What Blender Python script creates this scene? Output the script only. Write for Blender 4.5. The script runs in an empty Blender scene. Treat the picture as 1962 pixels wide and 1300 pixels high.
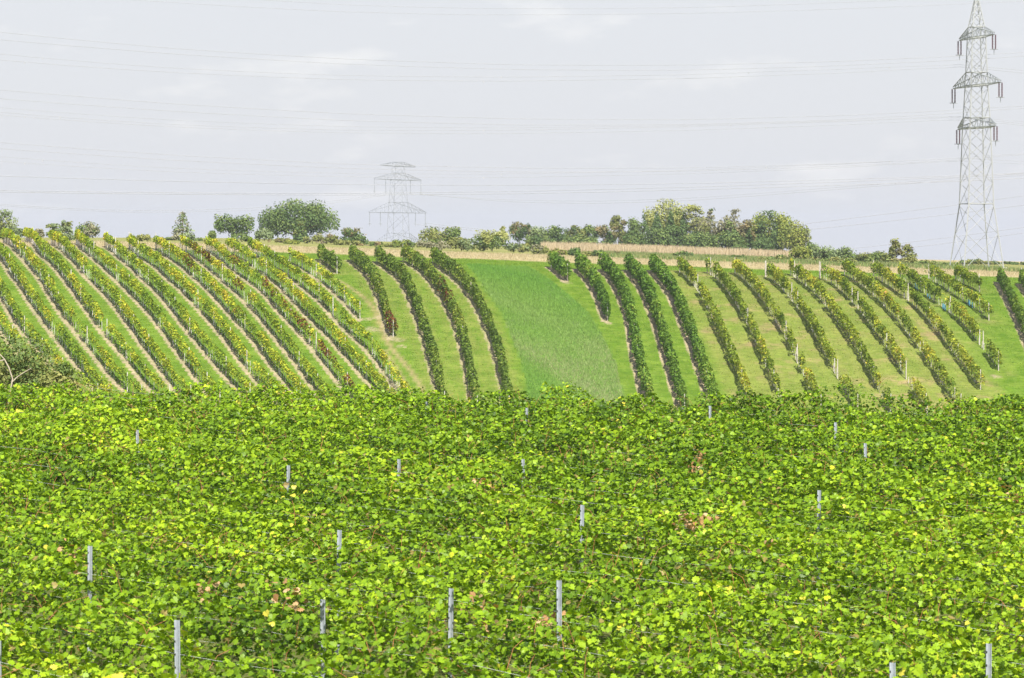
import bpy, math, random
import numpy as np
C = bpy.context.scene
COL = C.collection
R = math.radians
rng = np.random.default_rng(7)
random.seed(7)
# ------------------------------------------------------------------ camera, world, sun
F, CX, HY = 5563.0, 981.0, 440.0          # focal length, centre and horizon of the 1962 x 1300 photograph, in its pixels
cam = bpy.data.objects.new('camera', bpy.data.cameras.new('camera'))
COL.objects.link(cam)
cam.rotation_euler = (R(90), 0, 0)
cam.data.sensor_width = 36
cam.data.lens = 36 * F / 1962
cam.data.shift_y = -(650 - HY) / 1962
cam.data.clip_start, cam.data.clip_end = 0.5, 30000
cam.data.dof.use_dof = True
cam.data.dof.focus_distance = 75
cam.data.dof.aperture_fstop = 7.0
C.camera = cam
SUN_EL, SUN_V = R(49), (0.29, -0.957)       # the sun stands high to the right, behind the camera
w = bpy.data.worlds.new("World"); C.world = w; w.use_nodes = True
nt = w.node_tree; nt.nodes.clear()
N = lambda t, **k: (lambda n: ([setattr(n, a, b) for a, b in k.items()], n)[1])(nt.nodes.new(t))
sky = N('ShaderNodeTexSky', sky_type='NISHITA', sun_disc=False, sun_elevation=SUN_EL,
        sun_rotation=math.atan2(SUN_V[0], SUN_V[1]), air_density=1.0, dust_density=2.0, ozone_density=1.0)
bg = N('ShaderNodeBackground'); out = N('ShaderNodeOutputWorld'); tc = N('ShaderNodeTexCoord')
sep = N('ShaderNodeSeparateXYZ'); nt.links.new(tc.outputs['Generated'], sep.inputs[0])
mr = N('ShaderNodeMapRange'); mr.inputs[1].default_value = 0.09; mr.inputs[2].default_value = 0.30
mr.inputs[3].default_value = 0.93; mr.inputs[4].default_value = 0.1
nt.links.new(sep.outputs['Z'], mr.inputs[0])
mp = N('ShaderNodeMapping'); mp.inputs['Scale'].default_value = (11.0, 11.0, 38.0); mp.inputs['Location'].default_value = (0.35, 0.2, 0.1)
nt.links.new(tc.outputs['Generated'], mp.inputs[0])
no = N('ShaderNodeTexNoise'); no.inputs['Scale'].default_value = 1.6; no.inputs['Detail'].default_value = 6; no.inputs['Roughness'].default_value = 0.55
nt.links.new(mp.outputs[0], no.inputs[0])
cr = N('ShaderNodeValToRGB'); cr.color_ramp.elements[0].position = 0.57; cr.color_ramp.elements[1].position = 0.72
cr.color_ramp.elements[0].color = (4.06, 4.14, 4.36, 1); cr.color_ramp.elements[1].color = (4.75, 4.75, 4.82, 1)
nt.links.new(no.outputs[0], cr.inputs[0])
mx = N('ShaderNodeMix', data_type='RGBA')
nt.links.new(mr.outputs[0], mx.inputs[0]); nt.links.new(sky.outputs[0], mx.inputs[6]); nt.links.new(cr.outputs[0], mx.inputs[7])
nt.links.new(mx.outputs[2], bg.inputs[0]); bg.inputs[1].default_value = 0.1
nt.links.new(bg.outputs[0], out.inputs[0])
sun = bpy.data.objects.new('sun', bpy.data.lights.new('sun', 'SUN')); COL.objects.link(sun)
sun.data.energy = 5.0; sun.data.angle = R(0.5); sun.data.color = (1.0, 0.95, 0.86)
from mathutils import Vector
ce = math.cos(SUN_EL); hl = math.hypot(*SUN_V)
TO_SUN = Vector((SUN_V[0] / hl * ce, SUN_V[1] / hl * ce, math.sin(SUN_EL)))
sun.rotation_euler = TO_SUN.to_track_quat('Z', 'Y').to_euler()
C.view_settings.view_transform = 'Standard'; C.view_settings.look = 'None'
C.view_settings.exposure = 0.95; C.view_settings.gamma = 1
C.cycles.max_bounces = 6; C.cycles.transmission_bounces = 4; C.cycles.diffuse_bounces = 3
C.cycles.volume_bounces = 0; C.cycles.use_fast_gi = False

# ------------------------------------------------------------------ helpers
def mat(name, col, rough=0.7, attr=False, transl=0.0, var=0.0, scale=3.0, spec=0.3, bump=0.0, metal=0.0):
    m = bpy.data.materials.new(name); m.use_nodes = True
    t = m.node_tree; b = t.nodes['Principled BSDF']; b.inputs['Roughness'].default_value = rough
    b.inputs['Specular IOR Level'].default_value = spec; b.inputs['Metallic'].default_value = metal
    if attr:
        a = t.nodes.new('ShaderNodeAttribute'); a.attribute_name = 'Col'; src = a.outputs['Color']
    else:
        rgb = t.nodes.new('ShaderNodeRGB'); rgb.outputs[0].default_value = (*col, 1); src = rgb.outputs[0]
    if var:
        g = t.nodes.new('ShaderNodeNewGeometry'); n = t.nodes.new('ShaderNodeTexNoise')
        n.inputs['Scale'].default_value = scale; n.inputs['Detail'].default_value = 5
        t.links.new(g.outputs['Position'], n.inputs['Vector'])
        r = t.nodes.new('ShaderNodeMapRange'); r.inputs[1].default_value = .3; r.inputs[2].default_value = .7
        r.inputs[3].default_value = 1 - var; r.inputs[4].default_value = 1 + var
        t.links.new(n.outputs[0], r.inputs[0])
        v = t.nodes.new('ShaderNodeVectorMath'); v.operation = 'SCALE'
        t.links.new(src, v.inputs[0]); t.links.new(r.outputs[0], v.inputs['Scale']); src = v.outputs[0]
        if bump:
            bp = t.nodes.new('ShaderNodeBump'); bp.inputs['Strength'].default_value = bump
            t.links.new(n.outputs[0], bp.inputs['Height']); t.links.new(bp.outputs[0], b.inputs['Normal'])
    t.links.new(src, b.inputs['Base Color'])
    if transl:
        tr = t.nodes.new('ShaderNodeBsdfTranslucent'); ms = t.nodes.new('ShaderNodeMixShader')
        h = t.nodes.new('ShaderNodeVectorMath'); h.operation = 'MULTIPLY'; h.inputs[1].default_value = (1.25, 1.25, 0.3)
        t.links.new(src, h.inputs[0]); t.links.new(h.outputs[0], tr.inputs[0]); ms.inputs[0].default_value = transl
        t.links.new(b.outputs[0], ms.inputs[1]); t.links.new(tr.outputs[0], ms.inputs[2])
        t.links.new(ms.outputs[0], t.nodes['Material Output'].inputs[0])
    return m

def np_mesh(name, verts, faces, m, cols=None, parent=None, smooth=False):
    """verts (n,3); faces (k,c) vertex numbers; cols (n,3) per vertex. ONE mesh object."""
    me = bpy.data.meshes.new(name)
    faces = np.asarray(faces, dtype=np.int32); k, c = faces.shape
    me.vertices.add(len(verts)); me.vertices.foreach_set('co', np.asarray(verts, dtype=np.float32).ravel())
    me.loops.add(k * c); me.loops.foreach_set('vertex_index', faces.ravel())
    me.polygons.add(k); me.polygons.foreach_set('loop_start', np.arange(k, dtype=np.int32) * c)
    me.polygons.foreach_set('use_smooth', np.full(k, smooth))
    me.update(calc_edges=True)
    if cols is not None:
        a = me.color_attributes.new('Col', 'FLOAT_COLOR', 'POINT')
        a.data.foreach_set('color', np.column_stack([cols, np.ones(len(cols))]).astype(np.float32).ravel())
    me.materials.append(m)
    o = bpy.data.objects.new(name, me); COL.objects.link(o)
    if parent: o.parent = parent
    return o

def tag(o, label=None, cat=None, group=None, kind=None):
    if label: o['label'] = label
    if cat: o['category'] = cat
    if group: o['group'] = group
    if kind: o['kind'] = kind
    return o

def thing(name, label, cat, group=None, loc=(0, 0, 0)):
    o = bpy.data.objects.new(name, None); COL.objects.link(o); o.location = loc
    o.empty_display_size = 0.2
    return tag(o, label, cat, group)

class MB:
    """collects tubes and boxes into one mesh"""
    def __init__(s): s.v, s.f, s.n = [], [], 0
    def tube(s, pts, r, sides=6, r1=None, cap=True):
        pts = np.asarray(pts, float); n = len(pts); rr = np.linspace(r, r if r1 is None else r1, n)
        d = np.gradient(pts, axis=0); d /= np.linalg.norm(d, axis=1)[:, None] + 1e-12
        ref = np.array([0, 0, 1.0]) if abs(d[0][2]) < .9 else np.array([0, 1.0, 0])
        u = np.cross(d, ref); u /= np.linalg.norm(u, axis=1)[:, None]; v = np.cross(d, u)
        a = np.linspace(0, 2 * math.pi, sides, endpoint=False)
        ring = pts[:, None] + rr[:, None, None] * (u[:, None] * np.cos(a)[None, :, None] + v[:, None] * np.sin(a)[None, :, None])
        s.v.append(ring.reshape(-1, 3)); i = np.arange(sides); j = (i + 1) % sides
        for k in range(n - 1):
            o = s.n + k * sides
            s.f.append(np.column_stack([o + i, o + j, o + sides + j, o + sides + i]))
        s.n += n * sides
        return s
    def beam(s, a, b, r):
        return s.tube([a, b], r, 4)
    def box(s, c, half):
        c = np.asarray(c, float); h = np.asarray(half, float)
        p = np.array([[x, y, z] for z in (-1, 1) for y in (-1, 1) for x in (-1, 1)]) * h + c
        s.v.append(p); s.f.append(s.n + np.array([[0, 2, 3, 1], [4, 5, 7, 6], [0, 1, 5, 4], [2, 6, 7, 3], [0, 4, 6, 2], [1, 3, 7, 5]])); s.n += 8
        return s
    def build(s, name, m, parent=None, smooth=False):
        return np_mesh(name, np.vstack(s.v), np.vstack(s.f), m, None, parent, smooth)

def norm(a): return a / (np.linalg.norm(a, axis=-1, keepdims=True) + 1e-9)
def frames(nrm, r):
    """two unit vectors across each normal, turned at random"""
    t = norm(np.cross(nrm, norm(r.normal(size=nrm.shape)))); return t, np.cross(nrm, t)
def noise1(t, step, seed):
    r = np.random.default_rng(seed); k = r.random(4096); x = np.asarray(t) / step + 900
    i = np.floor(x).astype(int); f = x - i; f = f * f * (3 - 2 * f)
    return k[i % 4096] * (1 - f) + k[(i + 1) % 4096] * f
def ramp(v, stops):
    v = np.clip(v, 0, 1); p = [s[0] for s in stops]
    return np.column_stack([np.interp(v, p, [s[1][c] for s in stops]) for c in range(3)])

# ------------------------------------------------------------------ the lie of the land
_P = [(-200, -6.9), (98, -6.85), (114, -8.6), (150, -14), (200, -19.3), (252, -21.8), (270, -20.6), (280, -18.0), (290, -14.6), (300, -11.4),
      (310, -8.85), (320, -6.85), (330, -5.35), (340, -4.35), (350, -3.8), (360, -3.55), (380, -3.5), (450, -3.7), (700, -4.0),
      (770, -5.5), (900, -26), (1100, -48), (2000, -112), (9000, -114)]
_Y = np.arange(-200, 9001.0); _Z = np.interp(_Y, *zip(*_P))
_k = np.ones(9) / 9
_Zs = np.convolve(np.convolve(np.pad(_Z, 8, 'edge'), _k, 'valid'), _k, 'valid')
def H(x, Y):
    x = np.asarray(x, float); Y = np.asarray(Y, float)
    L = np.where(x < 0, 60.0, 130.0); e = x / (1 + (np.abs(x) / L) ** 4) ** .25
    wy = np.interp(Y, [0, 100, 270], [.6, .6, 1])
    return np.interp(Y, _Y, _Zs) - .035 * e * wy + .06 * np.sin(x * .31 + Y * .07) * np.sin(Y * .19 + 1.3)
_ys = np.arange(279, 420, .1)
def on_hill(px, y):
    """the point of the hill face seen at a pixel of the photograph"""
    x = (px - CX) / F * _ys; d = H(x, _ys) + (y - HY) / F * _ys
    k = int(np.argmax(d >= 0)) if (d >= 0).any() else len(_ys) - 1
    Y = _ys[k]; return np.array([(px - CX) / F * Y, Y])
def ray(px, y, Y): return np.array([(px - CX) / F * Y, Y, -(y - HY) / F * Y])

# ------------------------------------------------------------------ the rows on the hill, traced at the foot of their vines
ROWS = {
 'L15': [(-30,590),(-8,622),(14,648),(60,702),(96,742)],
 'L14': [(-14,545),(7,575),(22,602),(37,627),(62,657),(103,704),(145,748)],
 'L13': [(-14,480),(2,496),(13,509),(24,531),(37,543),(50,566),(66,591),(79,607),(97,634),(114,654),(134,683),(150,698),(175,738)],
 'L12': [(6,466),(36,487),(61,515),(86,547),(98,568),(113,592),(128,613),(145,633),(162,656),(180,678),(200,704),(228,738)],
 'L11': [(48,464),(76,488),(111,518),(139,555),(154,577),(177,608),(200,640),(231,674),(262,713),(285,742)],
 'L10': [(98,468),(134,495),(164,529),(185,548),(218,582),(247,623),(280,671),(311,711),(330,740)],
 'L9': [(146,468),(161,481),(178,495),(197,511),(225,538),(249,561),(267,580),(303,620),(333,664),(349,684),(378,727)],
 'L8': [(201,473),(227,494),(249,511),(276,538),(301,559),(316,577),(348,618),(382,661),(416,701),(447,737)],
 'L7': [(247,476),(261,489),(281,502),(302,514),(322,536),(345,553),(362,572),(400,613),(436,654),(464,696),(500,738)],
 'L6': [(298,478),(322,494),(349,511),(373,534),(402,558),(416,575),(453,616),(486,652),(519,698),(554,742)],
 'L5': [(345,478),(373,494),(397,513),(425,537),(449,558),(467,574),(503,615),(533,652),(572,701),(600,740)],
 'L4': [(396,480),(434,509),(473,538),(506,561),(518,576),(547,611),(585,649),(622,696),(660,744)],
 'L3': [(436,484),(479,509),(507,527),(535,548),(562,577),(600,618),(637,653),(676,698),(714,739)],
 'L2': [(478,485),(515,506),(550,528),(586,556),(616,579),(649,620),(685,652),(717,683),(748,729)],
 'L1': [(555,503),(590,522),(618,541),(651,570),(681,602),(693,616)],
 'M1': [(613,499),(629,511),(648,527)],
 'M2': [(672,500),(688,513),(706,529),(716,542),(723,560),(730,577),(739,605),(746,633),(755,650)],
 'M3': [(722,503),(738,514),(755,526),(770,538),(779,553),(788,573),(800,604),(810,632),(818,655),(825,681),(832,705),(838,727),(845,760)],
 'M4': [(772,501),(800,515),(828,541),(849,572),(865,598),(875,621),(884,645),(891,674),(897,702),(903,733),(909,765)],
 'M5': [(829,504),(849,518),(865,529),(893,555),(917,590),(934,629),(948,664),(961,708),(967,739),(972,772)],
 'N1': [(1056,513),(1073,525),(1089,541)],
 'N2': [(1106,517),(1120,528),(1132,542),(1142,558),(1151,576),(1158,595),(1165,618)],
 'N3': [(1153,518),(1167,528),(1180,546),(1199,583),(1208,612),(1213,641),(1218,665),(1222,694),(1227,718),(1242,768)],
 'N4': [(1203,519),(1217,534),(1228,549),(1240,568),(1259,617),(1266,637),(1272,662),(1286,708),(1304,768)],
 'N5': [(1250,520),(1265,536),(1280,554),(1302,594),(1318,637),(1334,679),(1350,724),(1366,774)],
 'P1': [(1302,522),(1320,538),(1338,560),(1359,599),(1378,640),(1401,693),(1426,751),(1436,775)],
 'P2': [(1355,524),(1366,529),(1393,559),(1414,591),(1436,632),(1458,681),(1482,741),(1498,775)],
 'P3': [(1408,525),(1431,543),(1457,572),(1477,604),(1507,652),(1536,715),(1566,779)],
 'P4': [(1466,531),(1485,542),(1508,566),(1534,599),(1551,626),(1578,677),(1608,733),(1636,780)],
 'P5': [(1515,527),(1536,543),(1567,569),(1597,608),(1624,644),(1650,687),(1674,733),(1702,784)],
 'P6': [(1570,533),(1597,546),(1620,567),(1646,595),(1680,642),(1714,691),(1742,738),(1766,778)],
 'P7': [(1618,528),(1643,543),(1679,574),(1712,607),(1755,663),(1797,724),(1832,780)],
 'P8': [(1673,531),(1716,559),(1757,592),(1785,624),(1827,678),(1865,729),(1883,753)],
 'P9': [(1725,535),(1764,559),(1805,590),(1844,620),(1876,661),(1894,682),(1917,717)],
 'P10': [(1779,536),(1827,566),(1872,594),(1897,617)],
 'P11': [(1831,536),(1853,549),(1880,562)],
 'Q1': [(1915,542),(1924,559),(1939,587),(1950,609),(1963,638),(1982,690),(2000,750)],
 'Q2': [(1957,545),(1972,566),(1992,605),(2020,670)],
}
def smooth_line(pts, step=0.5):
    if pts[-1][1] > 720 and pts[-1] not in ((1883,753), (1917,717)):
        (xa, ya), (xb, yb) = pts[-2:]; pts = pts[:-1] + [(xb, yb), (xb + (xb - xa) * (800 - yb) / (yb - ya), 800)]
    p = np.array([on_hill(*q) for q in pts])
    s = np.r_[0, np.cumsum(np.linalg.norm(np.diff(p, axis=0), axis=1))]
    t = np.arange(0, s[-1], step); q = np.column_stack([np.interp(t, s, p[:, c]) for c in (0, 1)])
    k = 13
    if len(q) > 2 * k:
        pad = np.vstack([2 * q[0] - q[k // 2:0:-1], q, 2 * q[-1] - q[-2:-k // 2 - 1:-1]])
        q = np.column_stack([np.convolve(pad[:, c], np.ones(k) / k, 'valid') for c in (0, 1)])
    return q
LINES = {k: smooth_line(v) for k, v in ROWS.items()}
def dist_to(P, line):
    """signed distance (left of the row, seen from the camera, is negative) and parameter of points P to a polyline"""
    best = np.full(len(P), 1e9); sgn = np.zeros(len(P))
    lo, hi = line.min(0) - 3, line.max(0) + 3
    m = np.where((P[:, 0] > lo[0]) & (P[:, 0] < hi[0]) & (P[:, 1] > lo[1]) & (P[:, 1] < hi[1]))[0]
    if not len(m): return best, sgn
    q = P[m]; l = line[::3]; bb = np.full(len(m), 1e9); ss = np.zeros(len(m))
    for a, b in zip(l[:-1], l[1:]):
        d = b - a; t = np.clip(((q - a) @ d) / (d @ d), 0, 1); e = q - (a + t[:, None] * d); r = np.hypot(e[:, 0], e[:, 1])
        k = r < bb; bb[k] = r[k]; ss[k] = np.sign(e[k, 0])
    best[m] = bb; sgn[m] = ss
    return best, sgn

# ------------------------------------------------------------------ ground: one sheet to the horizon
gx = np.unique(np.r_[np.linspace(-5000, -300, 14), np.linspace(-300, -90, 22), np.linspace(-90, -68, 12), np.arange(-68, 70, .4), np.linspace(70, 95, 14), np.linspace(95, 300, 22), np.linspace(300, 5000, 14)])
gy = np.unique(np.r_[np.linspace(-120, 20, 8), np.linspace(20, 100, 41), np.linspace(100, 278, 60), np.arange(278, 364, .4), np.linspace(364, 420, 40), np.linspace(420, 800, 60), np.linspace(800, 2000, 30), np.linspace(2000, 9000, 15)])
GX, GY = np.meshgrid(gx, gy); gv = np.column_stack([GX.ravel(), GY.ravel(), H(GX, GY).ravel()])
nx, ny = len(gx), len(gy); ii = (np.arange(ny - 1)[:, None] * nx + np.arange(nx - 1)[None]).ravel()
gf = np.column_stack([ii, ii + 1, ii + nx + 1, ii + nx])
def inside(P, poly):
    x, y = P[:, 0], P[:, 1]; r = np.zeros(len(P), bool); n = len(poly)
    for i in range(n):
        (x0, y0), (x1, y1) = poly[i], poly[(i + 1) % n]
        c = (y0 > y) != (y1 > y)
        r ^= c & (x < (x1 - x0) * (y - y0) / (y1 - y0 + 1e-12) + x0)
    return r
XY = gv[:, :2]; soil = np.zeros(len(XY)); dry = np.zeros(len(XY)); lush = np.zeros(len(XY)); hay = np.zeros(len(XY)); track = np.zeros(len(XY))
for k, l in LINES.items():
    d, s = dist_to(XY, l)
    wid, amt, off = {'L': (.24, .8, .30), 'M': (.32, .7, .38), 'N': (.34, .9, .36), 'P': (.3, .3, 0), 'Q': (.5, .8, .2)}[k[0]]
    soil = np.maximum(soil, amt * np.clip(1 - (np.abs(d * s + off) - wid) / .35, 0, 1) * (d < 3))
    if k[0] == 'P': dry = np.maximum(dry, np.clip(1 - (d - 1.3) / 1.2, 0, 1) * (0.35 if k in ('P9', 'P10', 'P11') else 1))
    if k[0] == 'M': hay = np.maximum(hay, .9 * np.clip(1 - (d - 1.2) / .8, 0, 1))
MEADOW = [on_hill(*q) for q in [(893,507),(932,560),(965,606),(984,657),(1000,696),(1011,748),(1014,776),(1196,776),(1191,748),(1181,699),(1158,651),(1126,599),(1081,560),(1040,528),(1010,512)]]
lush[inside(XY, MEADOW)] = 1
for tr, wd in (([(600,520),(654,540),(674,553),(693,567),(710,582),(724,604),(733,631),(737,649),(747,666),(764,684),(782,705),(796,724),(822,770)], .12),
               ([(737,672),(748,690),(759,706),(772,725),(795,772)], .06)):
    d, s = dist_to(XY, smooth_line(tr)); track = np.maximum(track, np.clip(1 - (d - wd) / .3, 0, 1))
for (a, b, ra) in ((712,632,1.2),(706,612,.9),(760,652,1.1),(770,665,.8),(1088,543,.8),(1164,620,.8),(1908,722,.9),(757,738,1.4),(752,648,.9),(726,610,1.0)):
    c = on_hill(a, b); soil = np.maximum(soil, .62 * np.clip(1.5 - np.hypot(*(XY - c).T) / ra, 0, 1))
tan = np.clip((XY[:, 1] - (350 + .02 * XY[:, 0])) / 4, 0, 1) * np.clip((425 - XY[:, 1]) / 15, 0, 1)
dry = np.maximum(dry, np.clip((XY[:, 1] - 395) / 15, 0, 1)); tan = np.maximum(tan, .3 * np.clip((XY[:, 1] - 395) / 15, 0, 1))
far = ((XY[:, 1] > 640) & (XY[:, 0] > 60)).astype(float)
tan = np.maximum(tan, far)
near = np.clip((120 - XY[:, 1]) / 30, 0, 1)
gm = bpy.data.materials.new('grassland'); gm.use_nodes = True; t = gm.node_tree; b = t.nodes['Principled BSDF']
b.inputs['Roughness'].default_value = .95; b.inputs['Specular IOR Level'].default_value = 0
geo = t.nodes.new('ShaderNodeNewGeometry')
def gn(scale, detail=4, rough=.6, sc=(1, 1, 1)):
    m_ = t.nodes.new('ShaderNodeMapping'); m_.inputs['Scale'].default_value = sc; t.links.new(geo.outputs['Position'], m_.inputs[0])
    n = t.nodes.new('ShaderNodeTexNoise'); n.inputs['Scale'].default_value = scale; n.inputs['Detail'].default_value = detail; n.inputs['Roughness'].default_value = rough
    t.links.new(m_.outputs[0], n.inputs['Vector']); return n.outputs[0]
def gmix(a, bb, f, blend='MIX'):
    m_ = t.nodes.new('ShaderNodeMix'); m_.data_type = 'RGBA'; m_.blend_type = blend
    for s_, v in ((0, f), (6, a), (7, bb)):
        if isinstance(v, tuple): m_.inputs[s_].default_value = (*v, 1)
        elif isinstance(v, float): m_.inputs[s_].default_value = v
        else: t.links.new(v, m_.inputs[s_])
    return m_.outputs[2]
def gramp(v, lo, hi, a=0., bb=1.):
    r = t.nodes.new('ShaderNodeMapRange'); t.links.new(v, r.inputs[0]) ; r.interpolation_type = 'SMOOTHSTEP'
    for i_, q in enumerate((lo, hi, a, bb)): r.inputs[i_ + 1].default_value = q
    return r.outputs[0]
def gmath(op, a, bb):
    m_ = t.nodes.new('ShaderNodeMath'); m_.operation = op
    for i_, v in enumerate((a, bb)):
        if isinstance(v, float): m_.inputs[i_].default_value = v
        else: t.links.new(v, m_.inputs[i_])
    return m_.outputs[0]
def gattr(nm):
    a = t.nodes.new('ShaderNodeAttribute'); a.attribute_name = nm; return a.outputs['Fac']
n_big, n_mid, n_fine, n_tuft = gn(.12), gn(.7, 5), gn(3.2, 6, .7), gn(1.5, 5, .7, (1, .35, 1))
grass = gmix((.078, .144, .014), (.116, .180, .024), gramp(n_mid, .35, .65))
grass = gmix(grass, (.15, .18, .040), gmath('MULTIPLY', gattr('hay'), gramp(n_tuft, .3, .65)))
grass = gmix(grass, (.165, .19, .045), gmath('MULTIPLY', gattr('dry'), gramp(n_big, .25, .7, .35, 1.)))
grass = gmix(grass, (.25, .185, .10), gmath('MULTIPLY', gattr('dry'), gramp(gn(.33, 5, .65), .5, .72, 0., .8)))
lushc = gmix((.068, .148, .022), (.105, .178, .034), gramp(n_fine, .35, .65))
lushc = gmix(lushc, (.125, .15, .072), gramp(gn(.2, 3, .6, (1, .5, 1.0)), .5, .72, 0., .7))
grass = gmix(grass, lushc, gattr('lush'))
strawc = gmix((.38, .31, .18), (.26, .225, .115), gramp(n_tuft, .35, .7))
grass = gmix(grass, strawc, gmath('MULTIPLY', gattr('tan'), gramp(n_mid, .2, .5, .6, 1.)))
grass = gmix(grass, (.235, .195, .095), gmath('MULTIPLY', gattr('track'), gramp(n_mid, .2, .6, .5, .95)))
soilc = gmix((.35, .285, .19), (.22, .19, .115), gramp(n_fine, .35, .7))
sf = gramp(gmath('ADD', gattr('soil'), gmath('MULTIPLY', gmath('SUBTRACT', n_fine, .5), 1.5)), .4, .8)
grass = gmix(grass, soilc, sf)
n_mow = gn(2.2, 6, .75, (.35, 1.6, 1))
grass = gmix(grass, gmix((.86, .88, .84), (1.13, 1.1, 1.12), gramp(gn(.45, 5, .7), .32, .68)), 1.0, 'MULTIPLY')
grass = gmix(grass, gmix((.74, .78, .74), (1.24, 1.2, 1.2), gramp(n_mow, .3, .7)), 1.0, 'MULTIPLY')
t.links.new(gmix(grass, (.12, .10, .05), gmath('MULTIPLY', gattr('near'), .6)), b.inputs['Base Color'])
bp = t.nodes.new('ShaderNodeBump'); bp.inputs['Strength'].default_value = .6; bp.inputs['Distance'].default_value = .25
t.links.new(n_fine, bp.inputs['Height']); t.links.new(bp.outputs[0], b.inputs['Normal'])
ground = np_mesh('ground', gv, gf, gm, smooth=True); tag(ground, kind='structure')
for nm, v in (('soil', soil), ('dry', dry), ('lush', lush), ('hay', hay), ('tan', tan), ('near', near), ('track', track)):
    a = ground.data.attributes.new(nm, 'FLOAT', 'POINT'); a.data.foreach_set('value', v.astype(np.float32))
# far blue ridge beyond the plain
hx = np.linspace(300, 2600, 90); hy = np.array([3600., 4000, 4400, 4800, 5200])
HX, HYY = np.meshgrid(hx, hy); prof = np.array([0, .6, 1, .7, 0])[:, None]
hz = -116 + prof * (66 + 10 * np.sin(HX / 260 + 1.1) + 5 * np.sin(HX / 90)) * np.clip((HX - 300) / 420, .0, 1)
i2 = (np.arange(4)[:, None] * 90 + np.arange(89)[None]).ravel()
tag(np_mesh('distant_hill', np.column_stack([HX.ravel(), HYY.ravel(), hz.ravel()]), np.column_stack([i2, i2 + 1, i2 + 91, i2 + 90]),
            mat('distant_forest', (.05, .085, .04), .9, var=.3, scale=.01), smooth=True), kind='structure')

# ------------------------------------------------------------------ foliage
M_leaf = mat('vine_leaf', (0, 0, 0), .44, attr=True, transl=.27, spec=.2)
M_hill = mat('hill_vine_leaf', (0, 0, 0), .7, attr=True, transl=.28, spec=.05)
M_tree = mat('tree_leaf', (0, 0, 0), .7, attr=True, transl=.25, spec=.15)
M_blade = mat('grass_blade', (0, 0, 0), .8, attr=True, transl=.2, spec=.1)
M_bark = mat('bark', (.19, .15, .11), .9, var=.35, scale=6, bump=.4)
M_wood = mat('vine_wood', (.20, .16, .12), .9, var=.4, scale=20)
M_stake = mat('pale_stake', (.50, .48, .45), .8, var=.3, scale=9)
M_white = mat('whitened_post', (.44, .40, .35), .75, var=.2, scale=7)
M_pale = mat('pale_sleeve', (.42, .38, .33), .8, var=.25, scale=9)
M_conc = mat('weathered_post', (.5, .47, .43), .8, var=.25, scale=7)
M_blue = mat('blue_plastic', (.12, .36, .55), .5)
M_galv = mat('galvanised', (.33, .36, .40), .42, var=.15, scale=14, spec=.5, metal=.25)
M_hole = mat('slot', (.02, .02, .02), .9)
M_wire = mat('wire', (.42, .45, .40), .5, spec=.4)
M_cane = mat('cane', (.30, .13, .05), .7, var=.3, scale=30)

def quads(c, nrm, size, r, asp=.75):
    """one four cornered leaf or spray per centre"""
    u, v = frames(nrm, r); s = size[:, None]
    k = np.stack([c - u * s, c + v * s * asp - u * s * .1, c + u * s, c - v * s * asp + u * s * .1], 1).reshape(-1, 3)
    return k, np.arange(len(c) * 4).reshape(-1, 4)

# a lobed vine leaf: centre and ring, in units of its half width
_ang = np.radians([-78, -40, -22, 2, 22, 40, 60, 75, 90, 105, 120, 140, 158, 178, 202, 220, 258])
_rad = np.array([.62, .95, .80, 1.0, .72, .98, .80, .86, 1.12, .86, .80, .98, .72, 1.0, .80, .95, .62])
LEAF = np.column_stack([np.cos(_ang) * _rad, np.sin(_ang) * _rad])
LEAF_S = np.column_stack([np.cos(np.radians([-75, -25, 10, 48, 90, 132, 170, 205, 255])), np.sin(np.radians([-75, -25, 10, 48, 90, 132, 170, 205, 255]))]) * np.array([.6, .9, .95, .95, 1.1, .95, .95, .9, .6])[:, None]
def leaves(c, nrm, size, r, shape):
    n, m = len(c), len(shape); u, v = frames(nrm, r)
    cup = r.uniform(-.1, .45, n)[:, None, None]; fold = r.uniform(-.05, .4, n)[:, None, None]
    sx, sy = shape[:, 0][None, :, None], shape[:, 1][None, :, None]
    p = c[:, None] + size[:, None, None] * (u[:, None] * sx + v[:, None] * sy - nrm[:, None] * (cup * (sx ** 2 + sy ** 2) * .55 - fold * np.abs(sx)))
    vv = np.concatenate([c[:, None], p], 1).reshape(-1, 3)
    i = np.arange(m - 1)
    tri = np.column_stack([np.zeros(m - 1, int), i + 1, i + 2])
    return vv, (np.arange(n)[:, None, None] * (m + 1) + tri[None]).reshape(-1, 3), m + 1

# ------------------------------------------------------------------ vine rows on the hill
def unit_post(name, h, r, m, sides=6):
    mb = MB(); mb.tube([(0, 0, -.15), (0, 0, h * .5), (0, 0, h)], r, sides, r * .85)
    mb.box((0, 0, h + .004), (r * .8, r * .8, .004))
    o = mb.build(name, m); me = o.data; bpy.data.objects.remove(o); return me
ME_post = unit_post('post', 1.80, .045, M_conc); ME_postw = unit_post('post', 1.80, .05, M_white)
ME_stake = unit_post('stake', .95, .026, M_stake); ME_stakew = unit_post('stake', .85, .036, M_pale)
ME_guard = unit_post('vine_guard', .6, .06, M_blue)
def trunk_mesh(seed):
    r = random.Random(seed); p = [(0, 0, -.1)]
    for k in range(5): p.append((p[-1][0] + r.uniform(-.05, .05), p[-1][1] + r.uniform(-.05, .05), .1 + k * .2))
    mb = MB(); mb.tube(p, .04, 5, .024)
    for s in (-1, 1): mb.tube([p[-1], (s * .2, 0, .98), (s * .5, .02, 1.02)], .02, 4, .01)
    o = mb.build('trunk', M_wood); me = o.data; bpy.data.objects.remove(o); return me
ME_trunk = [trunk_mesh(s) for s in range(4)]
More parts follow.
